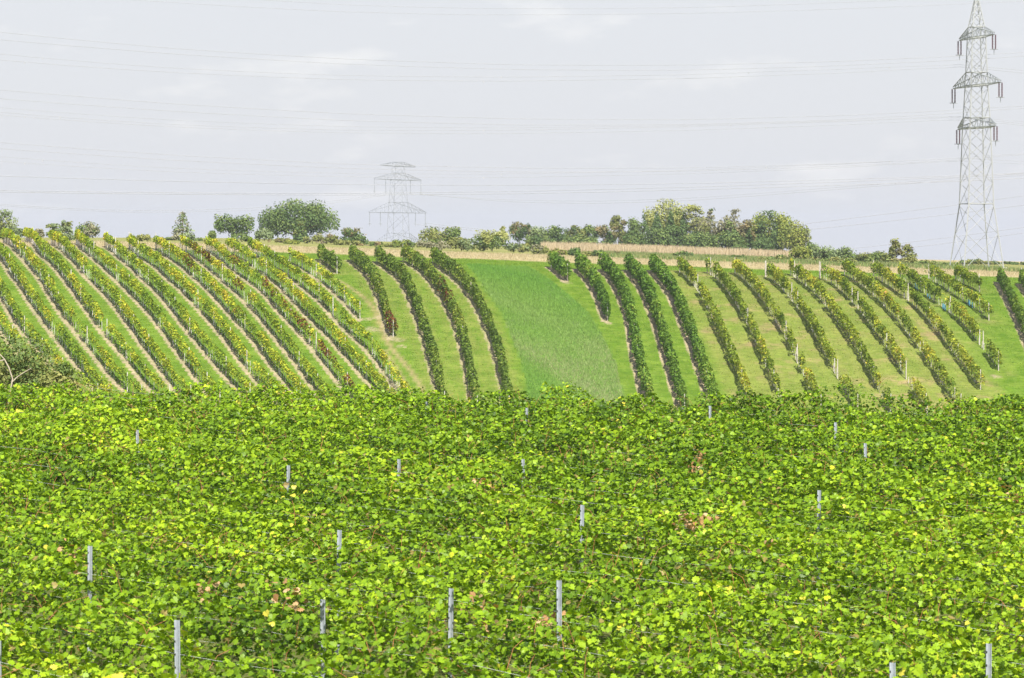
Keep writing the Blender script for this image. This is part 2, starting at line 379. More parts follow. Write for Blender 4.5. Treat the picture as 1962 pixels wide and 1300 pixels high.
def place(me, name, parent, loc, rz=0, s=1.0, tilt=0):
    o = bpy.data.objects.new(name, me); COL.objects.link(o); o.parent = parent
    o.location = loc; o.rotation_euler = (tilt, 0, rz); o.scale = (1, 1, s); return o
PAL = {
 'L': [(0, (.13, .21, .022)), (.35, (.23, .31, .026)), (.62, (.38, .40, .03)), (.85, (.50, .41, .04)), (1, (.52, .33, .07))],
 'M': [(0, (.085, .14, .025)), (.5, (.145, .215, .03)), (.8, (.24, .28, .045)), (1, (.36, .29, .08))],
 'N': [(0, (.08, .155, .024)), (.5, (.125, .22, .03)), (.85, (.20, .28, .04)), (1, (.3, .3, .06))],
 'P': [(0, (.11, .18, .022)), (.4, (.20, .26, .028)), (.7, (.35, .37, .035)), (.9, (.46, .37, .045)), (1, (.50, .28, .08))],
 'Q': [(0, (.085, .155, .025)), (.6, (.15, .22, .03)), (1, (.26, .28, .045))],
}
HILL_LABEL = {
 'L15': 'vine row mostly hidden behind the olive-green tree at the left edge',
 'L14': 'yellowish vine row running down to the right side of the olive-green tree',
 'L13': 'yellow-green vine row entering at the left edge, just below the leftmost one on the crest',
 'L12': 'yellow-green vine row starting on the crest at the very left edge under the feathery tree',
 'L11': 'yellow-green vine row starting on the crest between the feathery tree and the grey-green shrubs',
 'L10': 'yellow-green vine row starting on the crest right in front of the pair of grey-green shrubs',
 'L9': 'yellow-green vine row starting on the crest in front of the rounded bluish shrub at left',
 'L8': 'yellowing vine row with a tall head on the left skyline and a leafless gap below',
 'L7': 'yellow-green vine row starting beside the lone low dark bush on the left skyline',
 'L6': 'orange-tinged yellow vine row starting on the crest left of the thin young skyline tree',
 'L5': 'vine row with rust-red patches starting on the crest right below the thin young skyline tree',
 'L4': 'vine row with dark red patches starting on the crest left of the twin-crowned dark tree',
 'L3': 'yellow-green vine row starting on the crest under the twin-crowned dark tree',
 'L2': 'long yellow-green vine row bordering the wheel track, ending in bare soil at its foot',
 'L1': 'short yellow vine row ending at a pale post beside the wheel track',
 'M1': 'dark green vine row stub below the great round tree, ending at a tall post',
 'M2': 'dark green vine row ending in reddish leaves halfway down, right of the wheel track',
 'M3': 'long dark green vine row with the broadest bare soil strip on its left side',
 'M4': 'long dark green vine row with reddish leaves, second left of the meadow strip',
 'M5': 'long dark green vine row bordering the green meadow strip on its left',
 'N1': 'very short bushy green vine row at the top right corner of the meadow strip',
 'N2': 'bushy green vine row ending halfway down the slope right of the meadow strip',
 'N3': 'first long bushy green vine row right of the meadow strip, reaching all the way down',
 'N4': 'long bushy green vine row, the middle of the three that run all the way down',
 'N5': 'long bushy green vine row bordering the dry mown grass on the right slope',
 'P1': 'thin yellow-green vine row with a bare gap near its top, beside the last bushy row',
 'P2': 'thin vine row on the dry grass, second to the right of the bushy dark rows',
 'P3': 'thin vine row with a broad leafless gap of pale stakes near its lower end',
 'P4': 'patchy vine row with many leafless gaps and orange leaves on the dry grass',
 'P5': 'fuller green vine row on the dry grass starting at a leaning white post',
 'P6': 'thin vine row with a tall white post halfway down and pale posts below it',
 'P7': 'full unbroken vine row with wide shadow, right middle of the dry grass slope',
 'P8': 'vine row with orange leaves at its foot, last before the lush green lane',
 'P9': 'vine row with blue guards, ending at a leaning post and one isolated bush',
 'P10': 'shorter orange-tinged vine row with blue guards below the stub under the lattice pylon',
 'P11': 'dark green vine row stub ending at a thin post just under the lattice pylon',
 'Q1': 'dense trimmed vine row running steeply down at the right edge beside the broad grass lane',
 'Q2': 'dark vine row cut off by the right edge of the picture at the crest',
}
RED = {'L5': [(.12, .35), (.5, .62)], 'L4': [(.3, .38), (.5, .95)], 'L6': [(.30, .42), (.64, .70)], 'M2': [(.9, 1.0)], 'M4': [(.4, .55)]}
GAPS = {'P1': [(.25, .32)], 'P2': [(.02, .05), (.55, .57)], 'P3': [(.63, .66), (.74, .80)], 'P4': [(-.01, .03), (.31, .35), (.39, .41), (.79, .88)],
        'P5': [(.04, .09)], 'P6': [(-.01, .03), (.39, .42), (.83, .86)], 'P8': [(.38, .41)], 'P9': [(.55, .57), (.81, .9)], 'L8': [(.17, .21)], 'L2': [(.6, .62)], 'L4': [(.78, .80)], 'L9': [(.33, .35)]}
SHAPE = {'L': (.86, 1.74, .34, 112, .125), 'M': (.55, 1.85, .50, 150, .13), 'N': (.5, 2.0, .58, 170, .14), 'P': (.66, 1.80, .40, 125, .13), 'Q': (.45, 1.85, .46, 150, .13)}
GROUPS = {'L': 'yellowing vine rows on the left slope', 'M': 'dark vine rows left of the meadow', 'N': 'bushy vine rows right of the meadow', 'P': 'thin vine rows on the dry grass', 'Q': 'dense vine rows at the right edge'}
for ri, (key, line) in enumerate(LINES.items()):
    b0 = key[0]; h0, h1, hw, dens, ls = SHAPE[b0]; r = np.random.default_rng(100 + ri); length = .5 * (len(line) - 1)
    root = thing('vine_row', HILL_LABEL[key], 'vine row', GROUPS[b0], (line[0][0], line[0][1], float(H(*line[0]))))
    O = np.array(root.location)
    n = int(length * dens); s = r.uniform(0, length, n); fr = s / max(length, 1)
    keep = np.ones(n, bool)
    for a, bb in GAPS.get(key, []): keep &= ~((fr > a) & (fr < bb))
    if b0 in 'LP':                                               # vines of uneven vigour
        vig = noise1(s, 1.3, 500 + ri) * .6 + noise1(s, 5, 600 + ri) * .4
        keep &= r.random(n) < np.clip((vig - (.20 if b0 == 'L' else .17)) * 4, 0, 1)
    s, fr = s[keep], fr[keep]; n = len(s)
    fi = np.clip(s / .5, 0, len(line) - 1.001); i0 = fi.astype(int); f = (fi - i0)[:, None]
    p = line[i0] * (1 - f) + line[i0 + 1] * f; d = norm(line[i0 + 1] - line[i0]); side = np.column_stack([-d[:, 1], d[:, 0]])
    top = h1 + .46 * (noise1(s, .9, 700 + ri) - .5) + .25 * (noise1(s, 3.1, 800 + ri) - .5)
    bot = h0 + .35 * (noise1(s, .7, 900 + ri) - .5)
    q = r.random(n) ** .8; z = bot + (top - bot) * q
    bulge = hw * (.42 + .85 * noise1(s, 1.1, 1000 + ri)) * (1 - .55 * q ** 3)
    a = r.uniform(-1, 1, n); a = np.sign(a) * np.abs(a) ** .6
    c = np.column_stack([p + side * (a * bulge)[:, None], H(p[:, 0], p[:, 1]) + z]) - O
    nr = norm(np.column_stack([side * a[:, None] * .9, .45 + .6 * q]) + r.normal(size=(n, 3)) * .55)
    v, fc = quads(c, nr, ls * r.uniform(.6, 1.25, n), r, .8)
    tone = (.15 if b0 == 'L' else .13) + .5 * noise1(s, 2.6, 1100 + ri) + .3 * (noise1(s, 9, 1200 + ri) - .5) + r.normal(size=n) * .17
    col = ramp(tone, PAL[b0])
    for a_, b_ in RED.get(key, []):
        m_ = (fr > a_) & (fr < b_) & (r.random(n) < .75 * noise1(s, 1.7, 1300 + ri))
        col[m_] = ramp(r.random(m_.sum()), [(0, (.055, .035, .016)), (.6, (.17, .05, .025)), (1, (.23, .12, .04))])
    col *= r.uniform(.8, 1.2, n)[:, None]
    np_mesh('foliage', v, fc, M_hill, np.repeat(col, 4, 0), root)
    # vines with their stakes, and the posts
    stake_w = b0 == 'P'
    for sk in np.arange(.3, length, max(.85 if b0 == 'L' else 1.0, length / 95)):
        sj = min(sk + random.uniform(-.2, .2), length - .01); k = int(sj / .5); k = min(k, len(line) - 2); tt = sj / .5 - k
        q_ = line[k] * (1 - tt) + line[k + 1] * tt; dd = line[k + 1] - line[k]; rz = math.atan2(dd[1], dd[0])
        loc = (q_[0] - O[0], q_[1] - O[1], float(H(*q_)) - O[2])
        if b0 in 'MNQ' or random.random() < .3: place(random.choice(ME_trunk), 'trunk', root, loc, rz, random.uniform(.75, .95))
        else: place(ME_stakew if stake_w and random.random() < .6 else ME_stake, 'stake', root, loc, rz, random.uniform(.75, 1.15), random.uniform(-.06, .06))
    gapm = [((a_ + b_) / 2) * length for a_, b_ in GAPS.get(key, [])]
    ends = [.15, length - .15]
    for sk in sorted(list(np.arange(6, length - 2, 6.5)) + gapm + ends):
        k = min(max(int(sk / .5), 0), len(line) - 2); q_ = line[k]; loc = (q_[0] - O[0], q_[1] - O[1], float(H(*q_)) - O[2])
        tall = 1.0 + (.06 if sk in gapm or sk in ends else 0) + random.uniform(-.04, .08)
        big = sk in gapm or sk in ends
        place(ME_postw if (b0 == 'P' and big) or random.random() < .2 else ME_post, 'post', root, loc, 0, tall if big or b0 == 'L' and random.random() < .5 else tall * .86, random.uniform(-.05, .05))
    if key in ('P9', 'P10'):
        for a_ in ((.22, .235, .36, .375, .50, .515, .53) if key == 'P9' else (.72, .745, .77)):
            q_ = line[int(a_ * (len(line) - 1))]
            place(ME_guard, 'vine_guard', root, (q_[0] - O[0] - .12, q_[1] - O[1], float(H(*q_)) - O[2]))['label'] = 'blue plastic vine guard'

# ------------------------------------------------------------------ the front vineyard: rows running from far left to near right
TH = R(45.0); D = np.array([math.cos(TH), -math.sin(TH)]); NV = np.array([math.sin(TH), math.cos(TH)])
PITCH, R0 = 2.1, 22.35
POSTS = [  # pixel of the top, lowest pixel still clear of leaves, label
 (0, 1228, 1300, 'grey metal post cut off by the left edge at the bottom of the front vineyard'),
 (172, 1046, 1117, 'grey metal post half wrapped in leaves at the left side of the front vineyard'),
 (343, 1188, 1290, 'mostly overgrown grey metal post low at left, right of the edge post'),
 (620, 1149, 1222, 'grey metal post with dark slots to the right of a withered brown leaf clump'),
 (646, 1016, 1050, 'short visible tip of a grey metal post standing behind the slotted post at left centre'),
 (862, 1127, 1228, 'tallest and brightest grey metal post, standing clear of the leaves left of bottom centre'),
 (1073, 1112, 1200, 'grey metal post standing right of the big withered leaf patch at bottom centre'),
 (1113, 968, 1004, 'pale grey post tip above and right of the post by the withered patch'),
 (550, 892, 926, 'pale grey post tip in mid field at left, below the far edge'),
 (265, 824, 852, 'pale grey post top near the far left of the front vineyard'),
 (1568, 940, 966, 'pale grey post tip in mid field at right of the tall withered clump'),
 (1003, 880, 896, 'tiny pale post tip at the centre of the front vineyard'),
 (1660, 850, 880, 'thin grey post tip at the right of the front vineyard near its far edge'),
 (1008, 782, 802, 'pale grey post tip at the far edge, just below the meadow strip'),
 (765, 880, 906, 'thin dark grey post tip left of the tiny centre one'),
 (1893, 1233, 1286, 'grey metal post low at the right edge of the front vineyard'),
 (818, 770, 781, 'bluish post tip at the far edge of the front vineyard below the long dark rows'),
 (1602, 810, 822, 'small bluish post tip near the far edge below the thin right-hand rows'),
 (1361, 778, 804, 'thin pale post tip at the far edge below the last bushy green row'),
 (1714, 1270, 1290, 'sliver of a grey post deep in the leaves at bottom right'),
]
BROWN = [(1340,985,.55,.5), (525,1155,.5,.5), (960,1168,.85,.55), (1466,1040,.35,.5), (930,920,.4,.3), (455,1225,.35,.45), (398,1280,.28,.4), (138,1090,.26,.45), (400,1122,.26,.4), (1040,1082,.25,.35), (1945,912,.4,.3), (1333,872,.35,.25), (1050,1150,.3,.4)]
def field_z(x, Y): return H(x, Y)
def snap(px, y):
    u = (px - CX) / F; z0 = -4.95; Y = z0 * F / (HY - y); k = round((NV @ np.array([u * Y, Y]) - R0) / PITCH)
    return (R0 + k * PITCH) / (NV[0] * u + NV[1])
posts3 = []
for px, yt, yb, lab in POSTS:
    Y = snap(px, yt); posts3.append((px, yt, yb, Y, lab))
brown3 = []
for px, y, ra, sq in BROWN:
    Y = 5.12 * F / (y - HY); brown3.append(((px - CX) / F * Y, Y, ra, px, y))
GREEN = [(0, (.040, .088, .005)), (.3, (.108, .196, .008)), (.6, (.205, .328, .011)), (.85, (.315, .43, .016)), (1, (.45, .48, .03))]
ORD = ['first', 'second', 'third', 'fourth', 'fifth', 'sixth', 'seventh', 'eighth', 'ninth', 'tenth', 'eleventh', 'twelfth', 'thirteenth', 'fourteenth', 'fifteenth', 'sixteenth', 'seventeenth', 'eighteenth', 'nineteenth', 'twentieth', 'twenty-first', 'twenty-second', 'twenty-third', 'twenty-fourth', 'twenty-fifth', 'twenty-sixth', 'twenty-seventh', 'twenty-eighth', 'twenty-ninth', 'thirtieth']
def field_ok(p, mar=3.0):
    x, Y = p[:, 0], p[:, 1]; half = 981 / F * Y + mar
    edge = 92 + 1.2 * np.sin(x * .9) + .04 * x
    return (np.abs(x) < half) & (Y > 29) & (Y < edge)
rows_out = []
for k in range(-4, 34):
    rv = R0 + k * PITCH; r = np.random.default_rng(3000 + k)
    tt = np.arange(-80, 40, .25); pp = NV * rv + tt[:, None] * D
    ok = field_ok(pp)
    if ok.sum() < 8: continue
    rows_out.append((k, rv, tt[ok].min(), tt[ok].max(), r))
for idx, (k, rv, t0, t1, r) in enumerate(rows_out):
    lab = ('front field vine row running diagonally, ' +
           ('cutting the bottom left corner' if idx == 0 else 'last one at the far right corner' if idx == len(rows_out) - 1 else ORD[idx] + ' counted from the bottom left corner'))
    mid = NV * rv + D * (t0 + t1) / 2; O = np.array([mid[0], mid[1], float(field_z(*mid))])
    root = thing('vine_row', lab, 'vine row', 'vine rows of the front vineyard', O)
    n = int((t1 - t0) * 350); s = r.uniform(t0, t1, n)
    vig = noise1(s, 1.6, 3100 + k); vig2 = noise1(s, .45, 3200 + k)
    top = 1.74 + .44 * (vig - .5) + .30 * (vig2 - .5) + .25 * (noise1(s, 6, 3250 + k) - .5)
    pw = NV * rv + s[:, None] * D
    top = top + np.clip((pw[:, 1] - 80) / 10, 0, 1) * (.34 * noise1(s, 2.3, 3700 + k) - .20)
    for px, yt, yb, Yp, _ in posts3: top = top + .17 * np.exp(-((pw[:, 0] - (px - CX) / F * Yp) ** 2 + (pw[:, 1] - Yp + .5) ** 2) / .5) * (yb - yt < 40)
    shoot = (noise1(s, .22, 3300 + k) > .86)
    top = top + shoot * .17 * r.random(n)
    q = r.random(n) ** .55; z = .55 + (top - .55) * q
    hw = .46 + .25 * (noise1(s, 1.1, 3400 + k) - .5); hw = hw * (1 - .42 * q ** 4) * np.where(shoot & (q > .85), .4, 1)
    a = r.uniform(-1, 1, n); a = np.sign(a) * np.abs(a) ** .65
    p = NV * rv + s[:, None] * D + NV * (a * hw)[:, None] + D * r.normal(size=n)[:, None] * .03
    c = np.column_stack([p, field_z(p[:, 0], p[:, 1]) + z])
    nr = norm(np.column_stack([NV[None] * a[:, None] * .8, .35 + .75 * q]) + r.normal(size=(n, 3)) * .5)
    keep = field_ok(p)
    X, Yy = F * c[:, 0] / c[:, 1] + CX, HY - F * c[:, 2] / c[:, 1]
    for px, yt, yb, Yp, _ in posts3:                               # the leaves tucked away from the posts
        keep &= ~((np.abs(X - px - 2) < 4 + 330 / c[:, 1]) & (Yy > yt - 8) & (Yy < yb - 4) & (c[:, 1] < Yp + .12) & (c[:, 1] > Yp - 5))
    c, nr, p, s, q = c[keep], nr[keep], p[keep], s[keep], q[keep]; n = len(c)
    size = r.uniform(.030, .063, n) * (1 + .12 * (r.random(n) > .9))
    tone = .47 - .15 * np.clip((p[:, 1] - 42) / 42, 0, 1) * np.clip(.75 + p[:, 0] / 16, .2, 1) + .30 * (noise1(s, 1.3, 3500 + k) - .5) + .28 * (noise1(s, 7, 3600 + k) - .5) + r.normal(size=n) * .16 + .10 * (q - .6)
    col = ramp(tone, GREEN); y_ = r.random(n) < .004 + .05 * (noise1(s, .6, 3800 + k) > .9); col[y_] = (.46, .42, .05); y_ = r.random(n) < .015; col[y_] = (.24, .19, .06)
    col *= r.uniform(.85, 1.15, n)[:, None]
    dead = np.zeros(n, bool)
    for bx, bY, ra, _, _ in brown3:
        dead |= (np.hypot((p[:, 0] - bx) / ra, (p[:, 1] - bY) / (ra * 1.6)) < .55 + .35 * r.random(n)) & (q > .7) & (r.random(n) < .8)
    near_ = (c[:, 1] < 56) & ~dead; far_ = (c[:, 1] >= 56) & ~dead
    vs, fs, cs, off = [], [], [], 0
    for msk, shp, mul in ((near_, LEAF, 1.0), (far_, LEAF_S, 1.08)):
        if msk.any():
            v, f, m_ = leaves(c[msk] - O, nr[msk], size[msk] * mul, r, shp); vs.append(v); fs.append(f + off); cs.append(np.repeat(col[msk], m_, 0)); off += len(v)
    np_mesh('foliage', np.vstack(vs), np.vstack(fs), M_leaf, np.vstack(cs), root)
    if dead.sum() > 6:
        dc = ramp(r.random(dead.sum()), [(0, (.30, .15, .06)), (.5, (.44, .26, .12)), (1, (.52, .38, .22))])
        v, f, m_ = leaves(c[dead] - O, norm(nr[dead] + r.normal(size=(dead.sum(), 3)) * .6), size[dead] * .95, r, LEAF)
        np_mesh('withered_leaves', v, f, M_leaf, np.repeat(dc, m_, 0), root)['label'] = 'withered brown leaf clump'
    mb = MB(); nc = int((t1 - t0) * 3)                              # woody shoots among the leaves
    for _ in range(nc):
        sk = r.uniform(t0, t1); lt = r.uniform(-.42, .42); b_ = NV * rv + D * sk + NV * lt
        if not field_ok(b_[None])[0]: continue
        z0 = float(field_z(*b_)); l_ = r.uniform(.25, .6); dx = r.normal(size=2) * .22; zb = r.uniform(1.1, 1.55)
        mb.tube(np.array([[b_[0], b_[1], z0 + zb], [b_[0] + dx[0] * .5, b_[1] + dx[1] * .5, z0 + zb + l_ * .6], [b_[0] + dx[0] * 1.2, b_[1] + dx[1] * 1.2, z0 + zb + l_ * .8]]) - O, .0045, 4, .0025)
    tag(mb.build('cane_growth', M_cane, root), kind='stuff')
    for hz_, sd in ((1.25, 1), (1.55, 2)):               # trellis wires
        ts = np.arange(t0, t1 + .01, 1.25); w_ = NV * rv + ts[:, None] * D
        zz = field_z(w_[:, 0], w_[:, 1]) + hz_ - .05 * np.abs(np.sin(ts * math.pi / 5.0)) + .012 * np.sin(ts * 1.7 + sd)
        MB().tube(np.column_stack([w_, zz]) - O, .0024, 4).build('wire', M_wire, root)
# its metal posts: folded channel with punched slots
for px, yt, yb, Y, lab in posts3:
    x = (px - CX) / F * Y; g = float(field_z(x, Y)); top = -(yt - HY) / F * Y; hgt = top - g
    root = thing('trellis_post', lab, 'post', 'metal trellis posts of the front vineyard', (x, Y, g))
    prof = [(-.030, .02), (-.036, -.012), (-.03, -.02), (-.012, -.011), (.012, -.011), (.03, -.02), (.036, -.012), (.030, .02),
            (.025, .02), (.030, -.010), (.028, -.015), (.013, -.006), (-.013, -.006), (-.028, -.015), (-.030, -.010), (-.025, .02)]
    n_ = len(prof); v = [(a, b_, -.3) for a, b_ in prof] + [(a, b_, hgt) for a, b_ in prof]
    me = bpy.data.meshes.new('channel'); f_ = [(i, (i + 1) % n_, (i + 1) % n_ + n_, i + n_) for i in range(n_)] + [tuple(range(n_, 2 * n_))]
    me.from_pydata(v, [], f_); me.materials.append(M_galv)
    ch = bpy.data.objects.new('channel', me); COL.objects.link(ch); ch.parent = root
    ls = MB()
    for q_ in np.arange(hgt - .1, hgt - 1.0, -.16): ls.box((-.022, -.0195, q_), (.006, .003, .012))
    tag(ls.build('wire_slot', M_hole, root), kind='stuff')
    root.rotation_euler = (random.uniform(-.02, .02), random.uniform(-.02, .02), R(-20))

# ------------------------------------------------------------------ grasses and maize (nobody could count them)
def blades(name, P, h, wd, cols, m, r, lean=.25):
    n = len(P); a = r.uniform(0, math.pi, n); u = np.column_stack([np.cos(a), np.sin(a), np.zeros(n)]) * (wd * .5)[:, None]
    b_ = np.column_stack([P, H(P[:, 0], P[:, 1]) - .03]); tip = b_ + np.column_stack([r.normal(size=(n, 2)) * lean * h[:, None], h])
    return np_mesh(name, np.stack([b_ - u, b_ + u, tip], 1).reshape(-1, 3), np.arange(3 * n).reshape(-1, 3), m, np.repeat(cols, 3, 0))
r = np.random.default_rng(77)
P = np.column_stack([r.uniform(-85, 92, 60000), r.uniform(352, 420, 60000)])
tag(blades('dry_grass', P, r.uniform(.1, .38, len(P)), r.uniform(.04, .1, len(P)), ramp(r.random(len(P)), [(0, (.30, .25, .14)), (.6, (.37, .315, .195)), (1, (.43, .38, .26))]), M_blade, r),
    'strip of dry straw-coloured grass along the crest of the hill', 'grass', kind='stuff')
P = np.column_stack([r.uniform(-66, 72, 230000), r.uniform(284, 352, 230000)])
ix = np.clip(np.searchsorted(gx, P[:, 0]), 0, nx - 1); iy = np.clip(np.searchsorted(gy, P[:, 1]), 0, ny - 1); vi = iy * nx + ix
patch = noise1(P[:, 0] * 1.3 + P[:, 1] * .4, 1.7, 61) * noise1(P[:, 1] - P[:, 0] * .5, 2.2, 62)
P_ok = (soil[vi] < .3) & (lush[vi] < .5) & (track[vi] < .5) & (r.random(len(P)) < .25 + 1.2 * patch); P, vi = P[P_ok], vi[P_ok]
dr = np.clip(np.maximum(dry[vi], .7 * hay[vi]) * r.uniform(.4, 1.3, len(P)), 0, 1)[:, None]
lc = ramp(r.random(len(P)), [(0, (.085, .16, .014)), (.7, (.135, .215, .025)), (1, (.19, .25, .04))]) * (1 - dr) + ramp(r.random(len(P)), [(0, (.15, .19, .04)), (.6, (.23, .245, .07)), (1, (.31, .255, .12))]) * dr
tag(blades('lane_grass', P, r.uniform(.06, .17, len(P)), r.uniform(.06, .13, len(P)), lc, M_blade, r, .5),
    'short grass growing in the lanes between the vine rows on the slope', 'grass', kind='stuff')
mp_ = np.array(MEADOW); P = np.column_stack([r.uniform(mp_[:, 0].min(), mp_[:, 0].max(), 90000), r.uniform(mp_[:, 1].min(), mp_[:, 1].max(), 90000)]); P = P[inside(P, MEADOW)]
low = noise1(P[:, 0] + P[:, 1] * .6, 4, 5)
seed = np.clip((304 - P[:, 1]) / 10, 0, 1)
mc = ramp(np.clip(low * .6 + .45 * seed * r.random(len(P)), 0, 1), [(0, (.10, .225, .03)), (.5, (.145, .255, .045)), (1, (.27, .28, .14))])
tag(blades('meadow_grass', P, r.uniform(.12, .34, len(P)), r.uniform(.05, .1, len(P)), mc * r.uniform(.85, 1.15, len(P))[:, None], M_blade, r),
    'tall uncut green grass of the meadow strip between the dark vine rows', 'grass', kind='stuff')
CORN = [(6, 515), (6, 612), (66, 612), (60, 560), (50, 515)]
P = np.column_stack([r.uniform(4, 70, 60000), r.uniform(500, 632, 60000)]); P = P[inside(P, CORN)]
tag(blades('maize_field', P, r.uniform(.7, 1.75, len(P)) * (.72 + .5 * noise1(P[:, 0] + P[:, 1] * .3, 3, 9)), r.uniform(.08, .26, len(P)), ramp(r.random(len(P)), [(0, (.34, .265, .17)), (.5, (.42, .335, .22)), (1, (.48, .40, .28))]), M_blade, r, .12),
    'field of dry tan maize behind the crest in front of the wood', 'crop', kind='stuff')
P = np.column_stack([r.uniform(15, 75, 60000), r.uniform(405, 520, 60000)])
tag(blades('weed_strip', P, r.uniform(.3, .8, len(P)), r.uniform(.1, .3, len(P)), ramp(r.random(len(P)), [(0, (.09, .15, .04)), (.6, (.16, .21, .07)), (1, (.30, .26, .12))]), M_blade, r),
    'rough green fallow strip between the dry grass and the maize', 'weeds', kind='stuff')

# ------------------------------------------------------------------ trees and shrubs
TP = {'dark': [(0, (.055, .095, .03)), (.6, (.09, .145, .042)), (1, (.15, .20, .055))],
      'mid': [(0, (.08, .125, .04)), (.6, (.135, .19, .05)), (1, (.21, .26, .07))],
      'olive': [(0, (.11, .135, .04)), (.6, (.19, .21, .06)), (1, (.29, .28, .095))],
      'pale': [(0, (.12, .165, .075)), (.6, (.185, .24, .11)), (1, (.27, .32, .16))],
      'yellow': [(0, (.10, .14, .03)), (.6, (.20, .24, .045)), (1, (.33, .33, .07))],
      'rust': [(0, (.10, .115, .045)), (.5, (.175, .16, .07)), (1, (.26, .19, .09))],
      'light': [(0, (.15, .18, .05)), (.5, (.27, .29, .085)), (1, (.40, .40, .15))],
      'grey': [(0, (.16, .165, .10)), (.6, (.25, .24, .15)), (1, (.35, .33, .22))]}
def tree(name, label, cat, group, x0, x1, yt, Y, pal, style='round', dens=1.0, pal2=None, trunk=.12, leaf=None, base_y=None):
    r = np.random.default_rng(abs(hash((x0, x1, yt))) % 99991 if False else int(x0 * 7 + x1 * 13 + yt * 31) % 99991)
    cx = ((x0 + x1) / 2 - CX) / F * Y; W = (x1 - x0) / F * Y; g = float(H(cx, Y)) if base_y is None else -(base_y - HY) / F * Y
    Ht = -(yt - HY) / F * Y - g; Ht = max(Ht, .6); tb = trunk * Ht if style != 'shrub' else 0
    root = thing(name, label, cat, group, (cx, Y, g - .05))
    ls = leaf or max(.10, min(.26, Y / 2400))
    ch = Ht - tb; cl = []                                          # clumps: centre, radius
    if style in ('round', 'shrub'):
        nc = int(14 + W * ch * .28 * (1 if style == 'round' else .8)); nc = min(nc, 60)
        for _ in range(nc):
            v = norm(r.normal(size=3)); rad = r.uniform(.45, 1.0) ** .6
            rr = r.uniform(.13, .24) * min(W, ch * 1.4)
            ex, ez = max(W / 2 - rr * .9, .1), max(ch / 2 - rr * .9, .1)
            zz = v[2] * rad
            if style == 'shrub': zz = abs(zz) * 2 - 1 if r.random() < .75 else zz
            cl.append((np.array([v[0] * rad * ex, v[1] * rad * ex, tb + ch / 2 + zz * ez]), rr))
    elif style == 'twin':
        for sx, sw, sh in ((-.17, .34, 1.0), (.24, .28, .9)):
            for _ in range(16):
                v = norm(r.normal(size=3)); rad = r.uniform(.4, 1) ** .6; rr = r.uniform(.10, .17) * W
                cl.append((np.array([sx * W + v[0] * rad * (sw * W - rr * .5), v[1] * rad * .25 * W, tb + ch * sh / 2 + v[2] * rad * (ch * sh / 2 - rr * .8)]), rr))
    elif style == 'dome':                                            # wide spreading crown, lobes bulging at the rim
        for _ in range(130):
            an = r.uniform(0, 2 * math.pi); el = math.asin(r.uniform(-.75, 1)); rad = r.uniform(.5, 1)
            rr = r.uniform(.09, .18) * W
            cl.append((r.normal(size=3) * W * np.array([.02, .02, .025]) + np.array([math.cos(an) * math.cos(el) * rad * (W / 2 - rr * .8), math.sin(an) * math.cos(el) * rad * (W / 2.6), tb + ch * .36 + math.sin(el) * rad * (ch * (.64 if el > 0 else .40) - rr * .6)]), rr))
    elif style == 'cone':
        for q in np.linspace(0, 1, 9):
            rr = W / 2 * (1 - q) * .9 + .08 * W
            for an in np.arange(0, 6.28, 1.25): cl.append((np.array([math.cos(an + q * 9) * rr * .6, math.sin(an + q * 9) * rr * .6, tb * .6 + (Ht - tb * .6) * q * .97]), max(rr * .42, .1 * W)))
    elif style == 'wispy':                                           # loose tree with bare gaps, tiers of twigs
        for _ in range(34):
            q = r.uniform(0, 1) ** .8; rr = W / 2 * (.35 + .65 * math.sin(math.pi * min(1, .25 + q * .8))) * (1.05 - .55 * q); an = r.uniform(0, 6.28)
            cl.append((np.array([math.cos(an) * rr * r.uniform(.5, 1), math.sin(an) * rr * .6, tb + ch * q * .95]), W * r.uniform(.07, .13)))
    elif style == 'layered':                                         # wind-shaped, flat tiers
        for _ in range(30):
            q = r.uniform(0, 1); rr = W / 2 * (1 - .62 * q) * r.uniform(.3, .95); an = r.uniform(0, 6.28)
            cl.append((np.array([math.cos(an) * rr - W * .06 * q, math.sin(an) * rr * .6, tb + ch * q * .93]), W * r.uniform(.10, .17)))
    nl = int(min(15000 if Y > 200 else 27000, dens * 3.6 * W * ch * .8 / (ls * ls)) + 600)
    if style == 'wispy': nl = int(nl * .42)
    if style == 'dome': nl = int(nl * 1.5)
    wts = np.array([c_[1] ** 2 for c_ in cl]); wts /= wts.sum(); pick = r.choice(len(cl), nl, p=wts)
    cc = np.array([c_[0] for c_ in cl])[pick]; rr = np.array([c_[1] for c_ in cl])[pick]
    v = norm(r.normal(size=(nl, 3))); v[:, 2] *= .8
    pos = cc + v * (rr * r.uniform(.35, 1.12, nl))[:, None] + r.normal(size=(nl, 3)) * ls * .5
    if style == 'shrub': pos[:, 2] = np.maximum(pos[:, 2], .05)
    lo, hi = np.percentile(pos[:, 0], (1.2, 98.8)); pos[:, 0] = (pos[:, 0] - (lo + hi) / 2) * W / (hi - lo)
    zt = np.percentile(pos[:, 2], 99.85); k0 = tb * .8; pos[:, 2] = np.where(pos[:, 2] > k0, k0 + (pos[:, 2] - k0) * (Ht - k0) / (zt - k0), pos[:, 2])
    if style == 'dome': pos[:, 0] *= 1.04 - .42 * np.clip(pos[:, 2] / Ht, 0, 1) ** 3
    ok = (np.abs(pos[:, 0]) < W * .515) & (pos[:, 2] < Ht * 1.01); pos, v, pick = pos[ok], v[ok], pick[ok]; nl = len(pos)
    nr = norm(v + np.array([0, 0, .5]) + r.normal(size=(nl, 3)) * .55)
    vv, ff = quads(pos, nr, ls * r.uniform(.55, 1.2, nl), r, .7)
    ct = r.random(len(cl)); tone = ct[pick] * .55 + .12 + r.random(nl) * .3 + .1 * (v[:, 2])
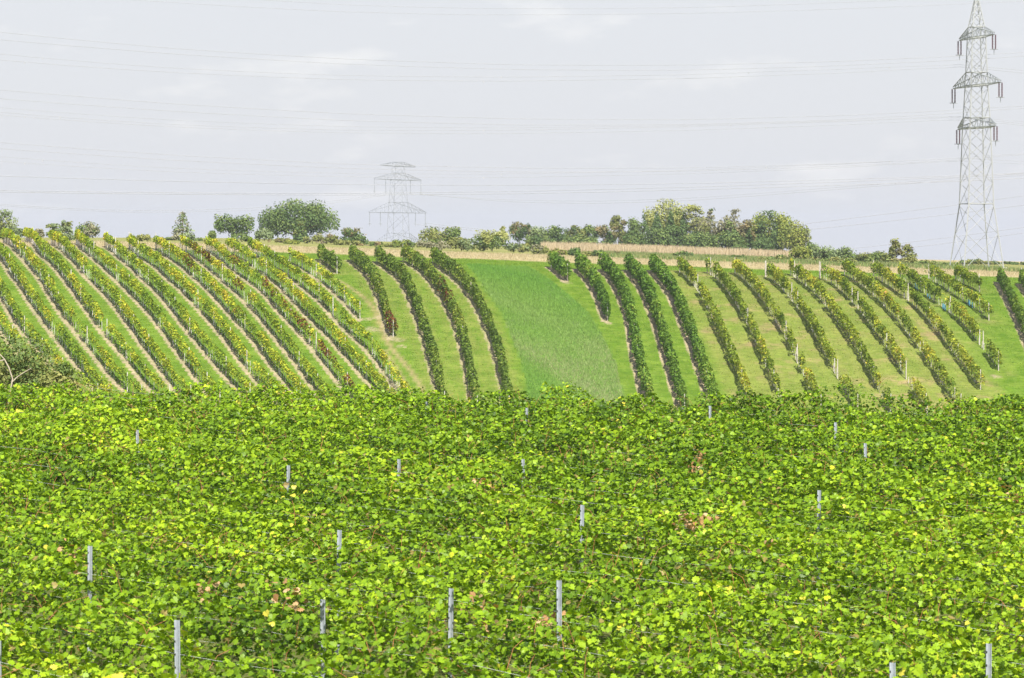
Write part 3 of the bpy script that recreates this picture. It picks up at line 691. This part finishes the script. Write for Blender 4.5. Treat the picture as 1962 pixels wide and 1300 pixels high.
    col = ramp(tone, TP[pal]) * 1.0
    if pal2:
        use = (r.random(len(cl)) < .4)[pick] if pal2[0] != '^' else ((pos[:, 2] > tb + ch * (.55 + .2 * np.sin(pos[:, 0] * 2))) & (r.random(len(cl)) < .75)[pick])
        col[use] = ramp(tone, TP[pal2.lstrip('^')])[use]
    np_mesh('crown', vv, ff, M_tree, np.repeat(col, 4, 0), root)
    mb = MB(); tr = max(.03, W * .026) if style != 'shrub' else max(.025, W * .012)
    sw = r.normal(size=(4, 2)) * W * .015
    th = tb + ch * (.45 if style not in ('cone', 'wispy') else .9)
    pts = [(0, 0, -.2), (sw[0][0], sw[0][1], th * .4), (sw[1][0], sw[1][1], th * .75), (sw[2][0], sw[2][1], th)]
    mb.tube(pts, tr, 7, tr * .35)
    trunk_o = mb.build('trunk', M_bark, root, True)
    lm = MB()
    for k_ in r.choice(len(cl), min(len(cl), 12), replace=False):
        e = cl[k_][0]; q = min(.95, max(.2, (e[2] - .25 * ch) / max(th, .1))); s0 = np.array([sw[1][0] * q, sw[1][1] * q, th * q * .85])
        lm.tube([s0, s0 * .5 + e * .5 + np.array([0, 0, .03 * ch]), e], tr * .42, 5, tr * .12)
    tag(lm.build('limbs', M_bark, trunk_o, True), kind='stuff')
    return root
G_W, G_H, G_S = 'trees of the wood behind the maize', 'shrubs of the hedge behind the crest', 'trees along the left skyline'
tree('feathery_tree', 'feathery pale green tree cut off by the left edge on the skyline', 'tree', G_S, -40, 34, 400, 455, 'pale', 'layered', 1.1, 'olive', .1)
tree('shrub', 'low grey-green shrub at the foot of the feathery left-edge tree', 'shrub', G_S, 18, 46, 437, 450, 'pale', 'shrub')
tree('shrub', 'small hazy grey shrub peeping between the two leftmost crest rows', 'shrub', G_S, 66, 84, 438, 520, 'grey', 'shrub', .8)
tree('shrub', 'left one of the pair of grey-green shrubs on the left skyline', 'shrub', G_S, 88, 118, 428, 452, 'pale', 'layered', .9, 'olive', .1)
tree('shrub', 'right, taller one of the pair of grey-green shrubs on the left skyline', 'shrub', G_S, 112, 144, 422, 450, 'pale', 'layered', .9, 'olive', .1)
tree('shrub', 'rounded bluish green shrub with a brownish left side on the left skyline', 'shrub', G_S, 147, 190, 424, 455, 'mid', 'round', 1.0, 'grey', .05)
tree('shrub', 'low dark bush standing alone on the left skyline', 'shrub', G_S, 262, 288, 449, 470, 'olive', 'shrub', .8)
tree('young_tree', 'thin young tree with see-through tiers of twigs on the left skyline', 'tree', G_S, 328, 374, 406, 520, 'pale', 'cone', .5, 'grey', .12)
tree('shrub', 'low green hedge bush at the foot of the thin young tree', 'shrub', G_H, 318, 352, 453, 520, 'mid', 'shrub')
tree('shrub', 'low green hedge bush between the thin young tree and the twin-crowned tree', 'shrub', G_H, 350, 400, 455, 520, 'mid', 'shrub')
tree('shrub', 'small upright bush directly left of the twin-crowned tree', 'shrub', G_H, 398, 414, 442, 540, 'mid', 'shrub')
tree('leafy_tree', 'twin-crowned dark green tree on the left skyline', 'tree', G_S, 411, 486, 409, 560, 'dark', 'twin', 1.1, 'mid', .1)
tree('shrub', 'rounded green shrub at the right foot of the twin-crowned tree', 'shrub', G_H, 445, 478, 446, 530, 'mid', 'shrub')
tree('leafy_tree', 'great round dark green tree, the largest crown on the left skyline', 'tree', G_S, 497, 648, 381, 620, 'dark', 'dome', 1.25, 'mid', .12)
tree('spruce', 'small pointed conifer in front of the great round tree', 'tree', G_S, 562, 592, 424, 560, 'dark', 'cone', 1.2, 'olive', .1)
tree('shrub', 'pale grey-green shrub at the left foot of the great round tree', 'shrub', G_H, 488, 524, 437, 560, 'pale', 'shrub')
tree('shrub', 'brownish low shrub between the pale shrub and the yellow-green bush under the great round tree', 'shrub', G_H, 515, 556, 456, 520, 'olive', 'shrub', 1, 'rust')
tree('shrub', 'yellow-green bush under the small pointed conifer', 'shrub', G_H, 544, 574, 460, 500, 'yellow', 'shrub')
tree('shrub', 'broad brown-tinged shrub under the right half of the great round tree', 'shrub', G_H, 582, 648, 447, 520, 'olive', 'shrub', 1.1, 'rust')
tree('small_tree', 'small spreading tree with brownish flat top between the great round tree and the far pylon', 'tree', G_S, 652, 706, 436, 540, 'dark', 'layered', 1, '^rust', .12)
tree('shrub', 'green hedge bush under the small spreading tree', 'shrub', G_H, 640, 690, 459, 500, 'olive', 'shrub')
tree('shrub', 'low hedge bush with a rusty right end, under the far pylon', 'shrub', G_H, 684, 734, 463, 500, 'mid', 'shrub', 1, 'rust')
tree('shrub', 'low dull green hedge bush left of the bright yellow-green one', 'shrub', G_H, 726, 762, 467, 495, 'olive', 'shrub')
tree('shrub', 'bright yellow-green bush at the right foot of the far pylon', 'shrub', G_H, 752, 806, 459, 490, 'yellow', 'shrub', 1, 'mid')
tree('small_tree', 'rounded olive tree right of the far pylon', 'tree', G_H, 803, 882, 434, 510, 'olive', 'round', 1.2, 'mid', .05)
tree('shrub', 'broad grey-green shrub under the rounded olive tree', 'shrub', G_H, 800, 862, 458, 460, 'mid', 'shrub', 1, 'grey')
tree('shrub', 'grey-green shrub right of the rounded olive tree', 'shrub', G_H, 856, 912, 454, 465, 'olive', 'shrub', 1, 'pale')
tree('shrub', 'tall yellowish shrub with pinkish dry heads above the crest grass', 'shrub', G_H, 908, 978, 440, 470, 'mid', 'shrub', 1.1, '^light')
tree('slim_tree', 'slim yellowish poplar-like tree left of the brown-topped tree', 'tree', G_W, 957, 972, 433, 640, 'light', 'wispy', 1, None, .2)
tree('shrub', 'pale olive shrub at the left end of the maize', 'shrub', G_H, 968, 1022, 464, 470, 'olive', 'shrub', 1, 'pale')
tree('shrub', 'dull green shrub with bare stems above the meadow strip', 'shrub', G_H, 1018, 1052, 468, 450, 'olive', 'shrub', .9, 'grey')
tree('leafy_tree', 'brown-topped dark tree at the left end of the wood', 'tree', G_W, 976, 1016, 425, 645, 'dark', 'round', 1.1, '^rust', .1)
tree('leafy_tree', 'light green tree right of the brown-topped one', 'tree', G_W, 1010, 1050, 433, 650, 'pale', 'round', .9, 'mid', .08)
tree('leafy_tree', 'low dark green tree in the wood right of the light green one', 'tree', G_W, 1046, 1088, 432, 648, 'dark', 'round', 1.2, 'mid', .05)
tree('leafy_tree', 'olive green tree in the wood left of the sparse grey crown', 'tree', G_W, 1082, 1124, 432, 650, 'olive', 'round', 1.1, 'dark', .05)
tree('leafy_tree', 'sparse greyish crown left of the rusty trees', 'tree', G_W, 1116, 1146, 429, 655, 'mid', 'round', .8, 'grey', .05)
tree('leafy_tree', 'rusty brown rounded tree in the wood', 'tree', G_W, 1138, 1182, 430, 645, 'dark', 'round', 1.1, '^rust', .05)
tree('leafy_tree', 'spiky brown tree next to the rusty rounded one', 'tree', G_W, 1164, 1208, 413, 650, 'olive', 'layered', 1.3, 'rust', .05)
tree('leafy_tree', 'dark green tree at the left shoulder of the tallest tree', 'tree', G_W, 1200, 1242, 416, 648, 'dark', 'round', 1.2, 'mid', .05)
tree('leafy_tree', 'tallest tree of the wood with a light yellowish top', 'tree', G_W, 1232, 1322, 381, 660, 'dark', 'round', 1.3, '^light', .1)
tree('leafy_tree', 'pale slim-topped tree right beside the tallest one', 'tree', G_W, 1308, 1352, 391, 658, 'olive', 'round', 1.0, '^light', .1)
tree('leafy_tree', 'dark low tree at the foot of the tallest tree', 'tree', G_W, 1270, 1316, 430, 642, 'dark', 'shrub', 1.2)
tree('leafy_tree', 'tall thin crown on a bare stem in the middle of the wood', 'tree', G_W, 1346, 1374, 399, 655, 'grey', 'wispy', 1.1, 'mid', .2)
tree('leafy_tree', 'greyish brown loose tree in the middle of the wood', 'tree', G_W, 1336, 1384, 420, 650, 'grey', 'round', 1.1, 'olive', .05)
tree('leafy_tree', 'grey-green tree left of the almost leafless one', 'tree', G_W, 1374, 1414, 413, 650, 'grey', 'round', 1.1, 'mid', .05)
tree('bare_tree', 'almost leafless whitish tree left of the big yellow-green tree', 'tree', G_W, 1388, 1428, 401, 652, 'grey', 'wispy', .45, None, .15)
tree('leafy_tree', 'small orange-topped tree at the left edge of the big yellow-green tree', 'tree', G_W, 1406, 1448, 421, 640, 'dark', 'round', 1.1, '^rust', .05)
tree('leafy_tree', 'big yellow-green tree at the right end of the wood', 'tree', G_W, 1424, 1528, 403, 645, 'dark', 'dome', 1.3, '^yellow', .08)
tree('leafy_tree', 'yellow-green tree with greyish top closing the right end of the wood', 'tree', G_W, 1490, 1552, 424, 630, 'yellow', 'round', 1.2, 'olive', .04)
for x0, x1, yt, lab in ((1008, 1062, 450, 'dark undergrowth bush at the left end of the wood behind the maize'), (1078, 1142, 447, 'dark undergrowth bush below the olive tree and sparse grey crown'), (1186, 1248, 441, 'dark undergrowth bush below the left shoulder of the tallest tree'),
        (1236, 1290, 436, 'dark undergrowth bush below the left half of the tallest tree'), (1310, 1372, 440, 'dark undergrowth bush below the pale slim-topped tree'), (1366, 1432, 441, 'dark undergrowth bush below the almost leafless tree')):
    tree('shrub', lab, 'shrub', G_W, x0, x1, yt, 636, 'dark', 'shrub', 1.2, 'mid')
tree('shrub', 'dark low bush at the right foot of the wood', 'shrub', G_W, 1440, 1500, 455, 632, 'dark', 'shrub', 1.2)
for x0, x1, yt, Y, pal, p2, lab in ((1056, 1086, 476, 440, 'yellow', 'rust', 'small yellowish bush behind the very short bushy row'), (1088, 1112, 474, 430, 'dark', None, 'small dark bush behind the head of the half-length bushy row'),
        (1112, 1136, 480, 440, 'olive', None, 'small olive bush in front of the left part of the maize'), (1132, 1158, 478, 440, 'dark', 'mid', 'small dark bush in front of the maize between two bushy row heads'),
        (1166, 1188, 481, 460, 'rust', None, 'tiny brownish bush at the lower edge of the maize'), (1290, 1328, 480, 440, 'dark', 'mid', 'dark rounded bush in front of the middle of the maize'),
        (1398, 1432, 488, 450, 'dark', 'olive', 'low dark bush in front of the right part of the maize'), (1430, 1480, 492, 430, 'mid', 'olive', 'low green bush beside the low dark one at the right of the maize'),
        (1476, 1520, 488, 440, 'olive', 'mid', 'olive bush at the right tip of the maize')):
    tree('shrub', lab, 'shrub', G_H, x0, x1, yt, Y, pal, 'shrub', 1, p2)
for x0, x1, yt, Y, pal, p2, lab in ((1512, 1556, 470, 470, 'yellow', 'mid', 'yellow-green bush under the right end of the wood'), (1542, 1600, 464, 480, 'pale', 'mid', 'feathery blue-green bush right of the wood'),
        (1592, 1642, 471, 470, 'mid', 'pale', 'feathery green bush second to the right of the wood'), (1636, 1676, 483, 460, 'mid', 'olive', 'low green hedge bush left of the peaked bush'),
        (1664, 1706, 481, 470, 'olive', 'mid', 'peaked olive bush left of the lone brownish tree'), (1560, 1640, 492, 430, 'olive', 'mid', 'low broad bush in front of the feathery green bushes'),
        (1752, 1792, 498, 460, 'mid', 'olive', 'low green bush right of the lone brownish tree'), (1786, 1832, 503, 450, 'mid', None, 'low green bush left of the pylon foot'),
        (1838, 1882, 496, 560, 'mid', 'olive', 'rounded bush seen between the pylon legs at left'), (1872, 1912, 500, 580, 'dark', 'olive', 'dark bush seen between the pylon legs at right'),
        (1908, 1946, 505, 600, 'dark', 'mid', 'dark bush right of the pylon under the blue ridge'), (1938, 1990, 508, 590, 'dark', None, 'dark bush cut off by the right edge under the blue ridge')):
    tree('shrub', lab, 'shrub', G_H, x0, x1, yt, Y, pal, 'shrub', 1, p2)
tree('small_tree', 'lone small tree with rust-brown crown right of the hedge', 'tree', None, 1702, 1756, 457, 470, 'olive', 'layered', 1.4, '^rust', .08)
lt = tree('olive_green_tree', 'olive-green tree with pale forked branches at the left edge in front of the slope', 'tree', None, -150, 116, 628, 128, 'olive', 'round', 1.5, 'mid', .1, .085)
mb = MB(); bY = 125.6
for pl, r0_, r1_ in (([(18, 760), (24, 726), (17, 705), (8, 688), (-8, 672)], .04, .02), ([(22, 734), (34, 722), (46, 714), (60, 706)], .03, .015), ([(8, 690), (-2, 692), (-12, 694)], .03, .02)):
    mb.tube(np.array([ray(a, b_, bY) for a, b_ in pl]) - np.array(lt.location), r0_, 6, r1_)
mb.build('pale_branch', mat('pale_bark', (.34, .29, .22), .85, var=.25, scale=9), lt, True)
tree('shrub', 'low olive shrub right of the pale-branched tree at the edge of the front vineyard', 'shrub', None, 78, 160, 694, 122, 'olive', 'shrub', 1.2, 'mid', .1, .085)

# ------------------------------------------------------------------ pylons and power lines
M_steel = mat('galvanised_steel', (.33, .34, .33), .7, spec=.2)
M_arm = mat('dark_steel', (.27, .29, .29), .7, spec=.2)
M_ins = mat('insulator_glaze', (.10, .06, .07), .35)
M_fsteel = mat('far_steel', (.28, .30, .33), .6, spec=.3, metal=.3)
def pylon(name, label, px, Y, ang, prof, arms, peak, m, ma, mr, base=None, step=1.0):
    x = (px - CX) / F * Y; g = float(H(x, Y)) if base is None else base
    root = thing(name, label, 'pylon', None, (x, Y, g)); root.rotation_euler = (0, 0, ang)
    zs = [p[0] for p in prof]; ws = [p[1] for p in prof]
    W = lambda z: np.interp(z, zs, ws) / 2
    corner = lambda i, z: np.array([(-1, 1, 1, -1)[i] * W(z), (-1, -1, 1, 1)[i] * W(z), z])
    for i in range(4):
        MB().tube([corner(i, z) for z in zs], mr * 1.3, 4, mr * .8).build('leg', m, root)
        MB().box((corner(i, 0)[0], corner(i, 0)[1], .05), (.35, .35, .3)).build('footing', M_conc, root)
    for i in range(4):
        mb = MB(); j = (i + 1) % 4; z = 0.0; k = 0
        while z < peak - .9:
            h = min(max(W(z) * 1.7 * step, .9), peak - z)
            mb.beam(corner(i, z), corner(j, z + h), mr * .5); mb.beam(corner(j, z), corner(i, z + h), mr * .5)
            z += h; k += 1
        for z in [a[0] for a in arms] + [a[1] for a in arms] + ([9.75] if m is M_steel else []): mb.beam(corner(i, z), corner(j, z), mr * .8)
        mb.build('lattice_face', m, root)
    tips = []
    for (z0, z1, ha, ins) in arms:
        mb = MB()
        for s in (-1, 1):
            tip = np.array([s * ha, 0, z0]); t2 = np.array([s * ha, 0, z0 + .25])
            w0 = W(z0); ww = W(z1)
            for dy in (-1, 1):
                lo, hi = np.array([s * w0, dy * w0, z0]), np.array([s * ww, dy * ww, z1])
                mb.beam(lo, tip, mr * .95); mb.beam(hi, t2, mr * .95)
                for q in (.2, .4, .6, .8):
                    a = lo + (tip - lo) * q; b_ = hi + (t2 - hi) * q; c_ = hi + (t2 - hi) * (q - .2)
                    mb.beam(a, b_, mr * .55); mb.beam(a, c_, mr * .55)
            for q in (.25, .5, .75):
                mb.beam(np.array([s * w0, -w0, z0]) * (1 - q) + tip * q, np.array([s * w0, w0, z0]) * (1 - q) + tip * q, mr * .5)
        for dy in (-1, 1): mb.beam((-W(z0), dy * W(z0), z0), (W(z0), dy * W(z0), z0), mr * .95)
        mb.build('cross_arm', ma, root)
        for pos, ln in ins:
            for s in (-1, 1):
                for dx in (-.38, .38):
                    im = MB()
                    pts = [(s * pos + dx * .8, dx * .3, z0 - .1 - ln * q) for q in np.linspace(0, 1, 19)]
                    for a, b_, k in zip(pts[:-1], pts[1:], range(18)): im.tube([a, b_], .07 if k % 2 else .13, 6, .10)
                    io = im.build('insulator', M_ins if m is M_steel else M_fsteel, root)
                cm = MB(); cm.beam((s * pos - .5, 0, z0 - .1 - ln), (s * pos + .5, 0, z0 - .1 - ln), .07); cm.tube([(s * pos, -.6, z0 - .1 - ln), (s * pos, .6, z0 - .1 - ln)], .05, 4); cm.tube([(s * pos, 0, z0 - ln), (s * pos, 0, z0 - ln - .9)], .05, 4)
                cm.build('clamp', M_arm, io)
    return root
PZ = -float(H((1871 - CX) / F * 430, 430))
zc = lambda y, Y=430, base=PZ: (HY - y) / F * Y + base
pylon('lattice_pylon', 'tall lattice steel pylon with three cross arms at the right edge', 1871, 430, -R(78.6), [(0, 6.2), (zc(394), 3.9), (zc(249), 3.2), (zc(166), 2.6), (zc(75), 2.1), (zc(53), 1.9), (zc(-10), .25)],
      [(zc(245), zc(226), 8.0, [(7.8, 2.1)]), (zc(164), zc(139), 10.0, [(9.8, 2.1)]), (zc(72), zc(52), 7.4, [(7.2, 2.1)])], zc(-10), M_steel, M_arm, .075)
FY = 1000.0; fx = (763 - CX) / F * FY; fg = float(H(fx, FY)); zf = lambda y: (HY - y) / F * FY - fg
pylon('far_pylon', 'far pale lattice pylon with tiered cross arms behind the hedge', 763, FY, R(71.5), [(0, 11), (zf(470), 6.2), (zf(408), 5.4), (zf(345), 4.0), (zf(312), 3.0)],
      [(zf(464), zf(447), 22, []), (zf(408), zf(388), 28, [(27, 3.8), (17, 3.8)]), (zf(345), zf(332), 23, [(22.5, 4.2), (12, 4.2)]), (zf(319), zf(311), 17, [])], zf(311), M_fsteel, M_fsteel, .075, fg, 1.0)
def cable(label, pts, Y0, Y1, rad=.02, group='conductors of the power line', spacers=(), mm=None):
    """pts: pixels of the photograph from left to right; depth runs from Y0 at px 0 to Y1 at px 1871"""
    q = np.array(pts, float); xs = np.linspace(q[0][0], q[-1][0], 60)
    n = len(q); 
    co = np.polyfit(q[:, 0], q[:, 1], 3 if n > 4 else 2 if n > 2 else 1); ys = np.polyval(co, xs)
    if n > 4: ys = .5 * ys + .5 * np.interp(xs, q[:, 0], q[:, 1])
    rad *= 1.4
    p = np.array([ray(a, b_, Y0 + (Y1 - Y0) * a / 1871) for a, b_ in zip(xs, ys)])
    root = tag(MB().tube(p, rad, 4).build('power_cable', mm or M_wire2), label, 'power cable', group)
    for sx in spacers:
        k = int(np.argmin(np.abs(xs - sx)))
        MB().box(p[k] + np.array([0, -.03, -.08]), (.05, .04, .15)).build('spacer', M_wire2, root)
M_wire2 = mat('cable', (.30, .31, .33), .6)
G1 = 'conductors of the main power line'
cable('upper overhead earth wire crossing the very top of the sky', [(500,0),(670,10),(890,16),(1320,15),(1480,10),(1720,1)], 395, 430, .014, G1)
cable('lower overhead earth wire crossing the very top of the sky', [(250,0),(420,10),(660,23),(900,29),(1320,26),(1560,19),(1962,3)], 380, 430, .014, G1)
cable('topmost of the four cables in the upper bundle', [(-20,60),(330,93),(660,113),(1000,125),(1320,125),(1600,118),(1828,108),(1905,104),(1975,100)], 376, 424, .018, G1)
cable('second of the four cables in the upper bundle', [(-20,75),(330,103),(660,123),(1000,134),(1320,135),(1600,126),(1828,115),(1905,112),(1975,107)], 376, 424, .018, G1)
cable('third of the four cables in the upper bundle, with small spacers', [(-20,103),(330,128),(660,144),(960,150),(1320,147),(1600,132),(1840,116),(1962,138),(1975,141)], 392, 437, .016, G1, (90, 962, 1450, 1715))
cable('lowest of the four cables in the upper bundle, with small spacers', [(-20,115),(330,136),(660,152),(960,158),(1320,154),(1600,140),(1840,119),(1962,143),(1975,146)], 392, 437, .018, G1, (52, 925, 1402, 1670))
cable('topmost of the five cables in the middle bundle', [(-20,171),(330,199),(660,218),(1000,228),(1320,230),(1600,222),(1828,211),(1917,205),(1975,204)], 376, 424, .018, G1)
cable('second of the five cables in the middle bundle', [(-20,188),(330,213),(660,231),(1000,240),(1320,239),(1600,230),(1828,217),(1917,210),(1975,208)], 376, 424, .018, G1)
cable('third of the five cables in the middle bundle, the faintest', [(-20,206),(330,228),(660,242),(960,247),(1320,244),(1600,232),(1828,215),(1962,236),(1975,238)], 392, 437, .014, G1)
cable('fourth of the five cables in the middle bundle, with small spacers', [(-20,215),(330,236),(660,249),(960,252),(1320,246),(1600,233),(1828,217),(1962,240),(1975,242)], 392, 437, .016, G1, (100, 917, 1392, 1660))
cable('lowest of the five cables in the middle bundle', [(-20,220),(330,241),(660,254),(960,258),(1320,253),(1600,240),(1828,222),(1975,247)], 392, 437, .016, G1, (48, 1460))
cable('topmost of the four cables in the third bundle', [(-20,272),(330,297),(660,315),(1000,322),(1320,322),(1600,314),(1836,304),(1905,297),(1975,294)], 376, 424, .017, G1)
cable('second of the four cables in the third bundle', [(-20,284),(330,307),(660,323),(1000,330),(1320,328),(1600,319),(1836,307),(1905,300),(1975,296)], 376, 424, .017, G1)
cable('third of the four cables in the third bundle, with small spacers', [(-20,300),(330,321),(660,332),(960,335),(1320,329),(1600,315),(1836,297),(1975,315)], 392, 437, .014, G1, (94, 963, 1453, 1717))
cable('lowest of the four cables in the third bundle', [(-20,309),(330,328),(660,338),(960,342),(1320,336),(1600,322),(1836,302),(1975,320)], 392, 437, .014, G1, (55, 925))
G2 = 'conductors of the lower power line'
cable('single cable above the close pair that crosses the far pylon', [(-20,337),(330,347),(660,354),(1000,356),(1320,352),(1600,344),(1838,337),(1975,331)], 600, 700, .035, G2)
cable('upper cable of the close pair that crosses the far pylon', [(-20,365),(330,369),(660,371),(1000,367),(1320,359),(1600,349),(1838,339),(1975,333)], 600, 700, .038, G2)
cable('lower cable of the close pair that crosses the far pylon', [(-20,368),(330,372),(660,374),(1000,372),(1320,364),(1600,355),(1838,348),(1975,341)], 600, 700, .038, G2)
G3 = 'conductors of the far pylon'
cable('faint cable sagging low over the left skyline to the far pylon', [(-20,390),(120,399),(250,404),(480,399),(620,388),(720,374)], 900, 1060, .04, G3)
cable('second faint cable sagging low over the left skyline to the far pylon', [(-20,393),(120,402),(250,407),(480,403),(620,392),(738,374)], 900, 1060, .035, G3)
cable('faint cable leaving the far pylon to the right above the wood', [(805,372),(980,387),(1140,390),(1320,385),(1540,368),(1838,345),(1975,335)], 1010, 900, .04, G3)
cable('second faint cable leaving the far pylon to the right above the wood', [(785,372),(980,383),(1140,386),(1320,381),(1540,364),(1838,341),(1975,331)], 1010, 900, .035, G3)
cable('faint cable rising right of the wood, upper of the first pair', [(815,428),(1100,452),(1320,450),(1542,429),(1833,393),(1975,374)], 1010, 900, .04, G3)
cable('faint cable rising right of the wood, lower of the first pair', [(795,430),(1100,456),(1320,456),(1549,440),(1820,411),(1975,392)], 1010, 900, .04, G3)
cable('faint cable above the lone brownish tree, upper of the low pair', [(1620,478),(1820,455),(1914,443),(1975,434)], 1000, 900, .035, G3)
cable('faint cable above the lone brownish tree, lower of the low pair', [(1620,487),(1820,466),(1914,453),(1975,445)], 1000, 900, .035, G3)

# ------------------------------------------------------------------ air
hz_m = bpy.data.materials.new('air'); hz_m.use_nodes = True; t = hz_m.node_tree; t.nodes.clear()
vo = t.nodes.new('ShaderNodeVolumePrincipled'); vo.inputs['Color'].default_value = (.9, .93, 1, 1); vo.inputs['Density'].default_value = .00012; vo.inputs['Anisotropy'].default_value = .2
t.links.new(vo.outputs[0], t.nodes.new('ShaderNodeOutputMaterial').inputs['Volume'])
HAZE = True
if HAZE: tag(MB().box((0, 4350, -38), (5100, 4700, 82)).build('haze', hz_m), kind='stuff')
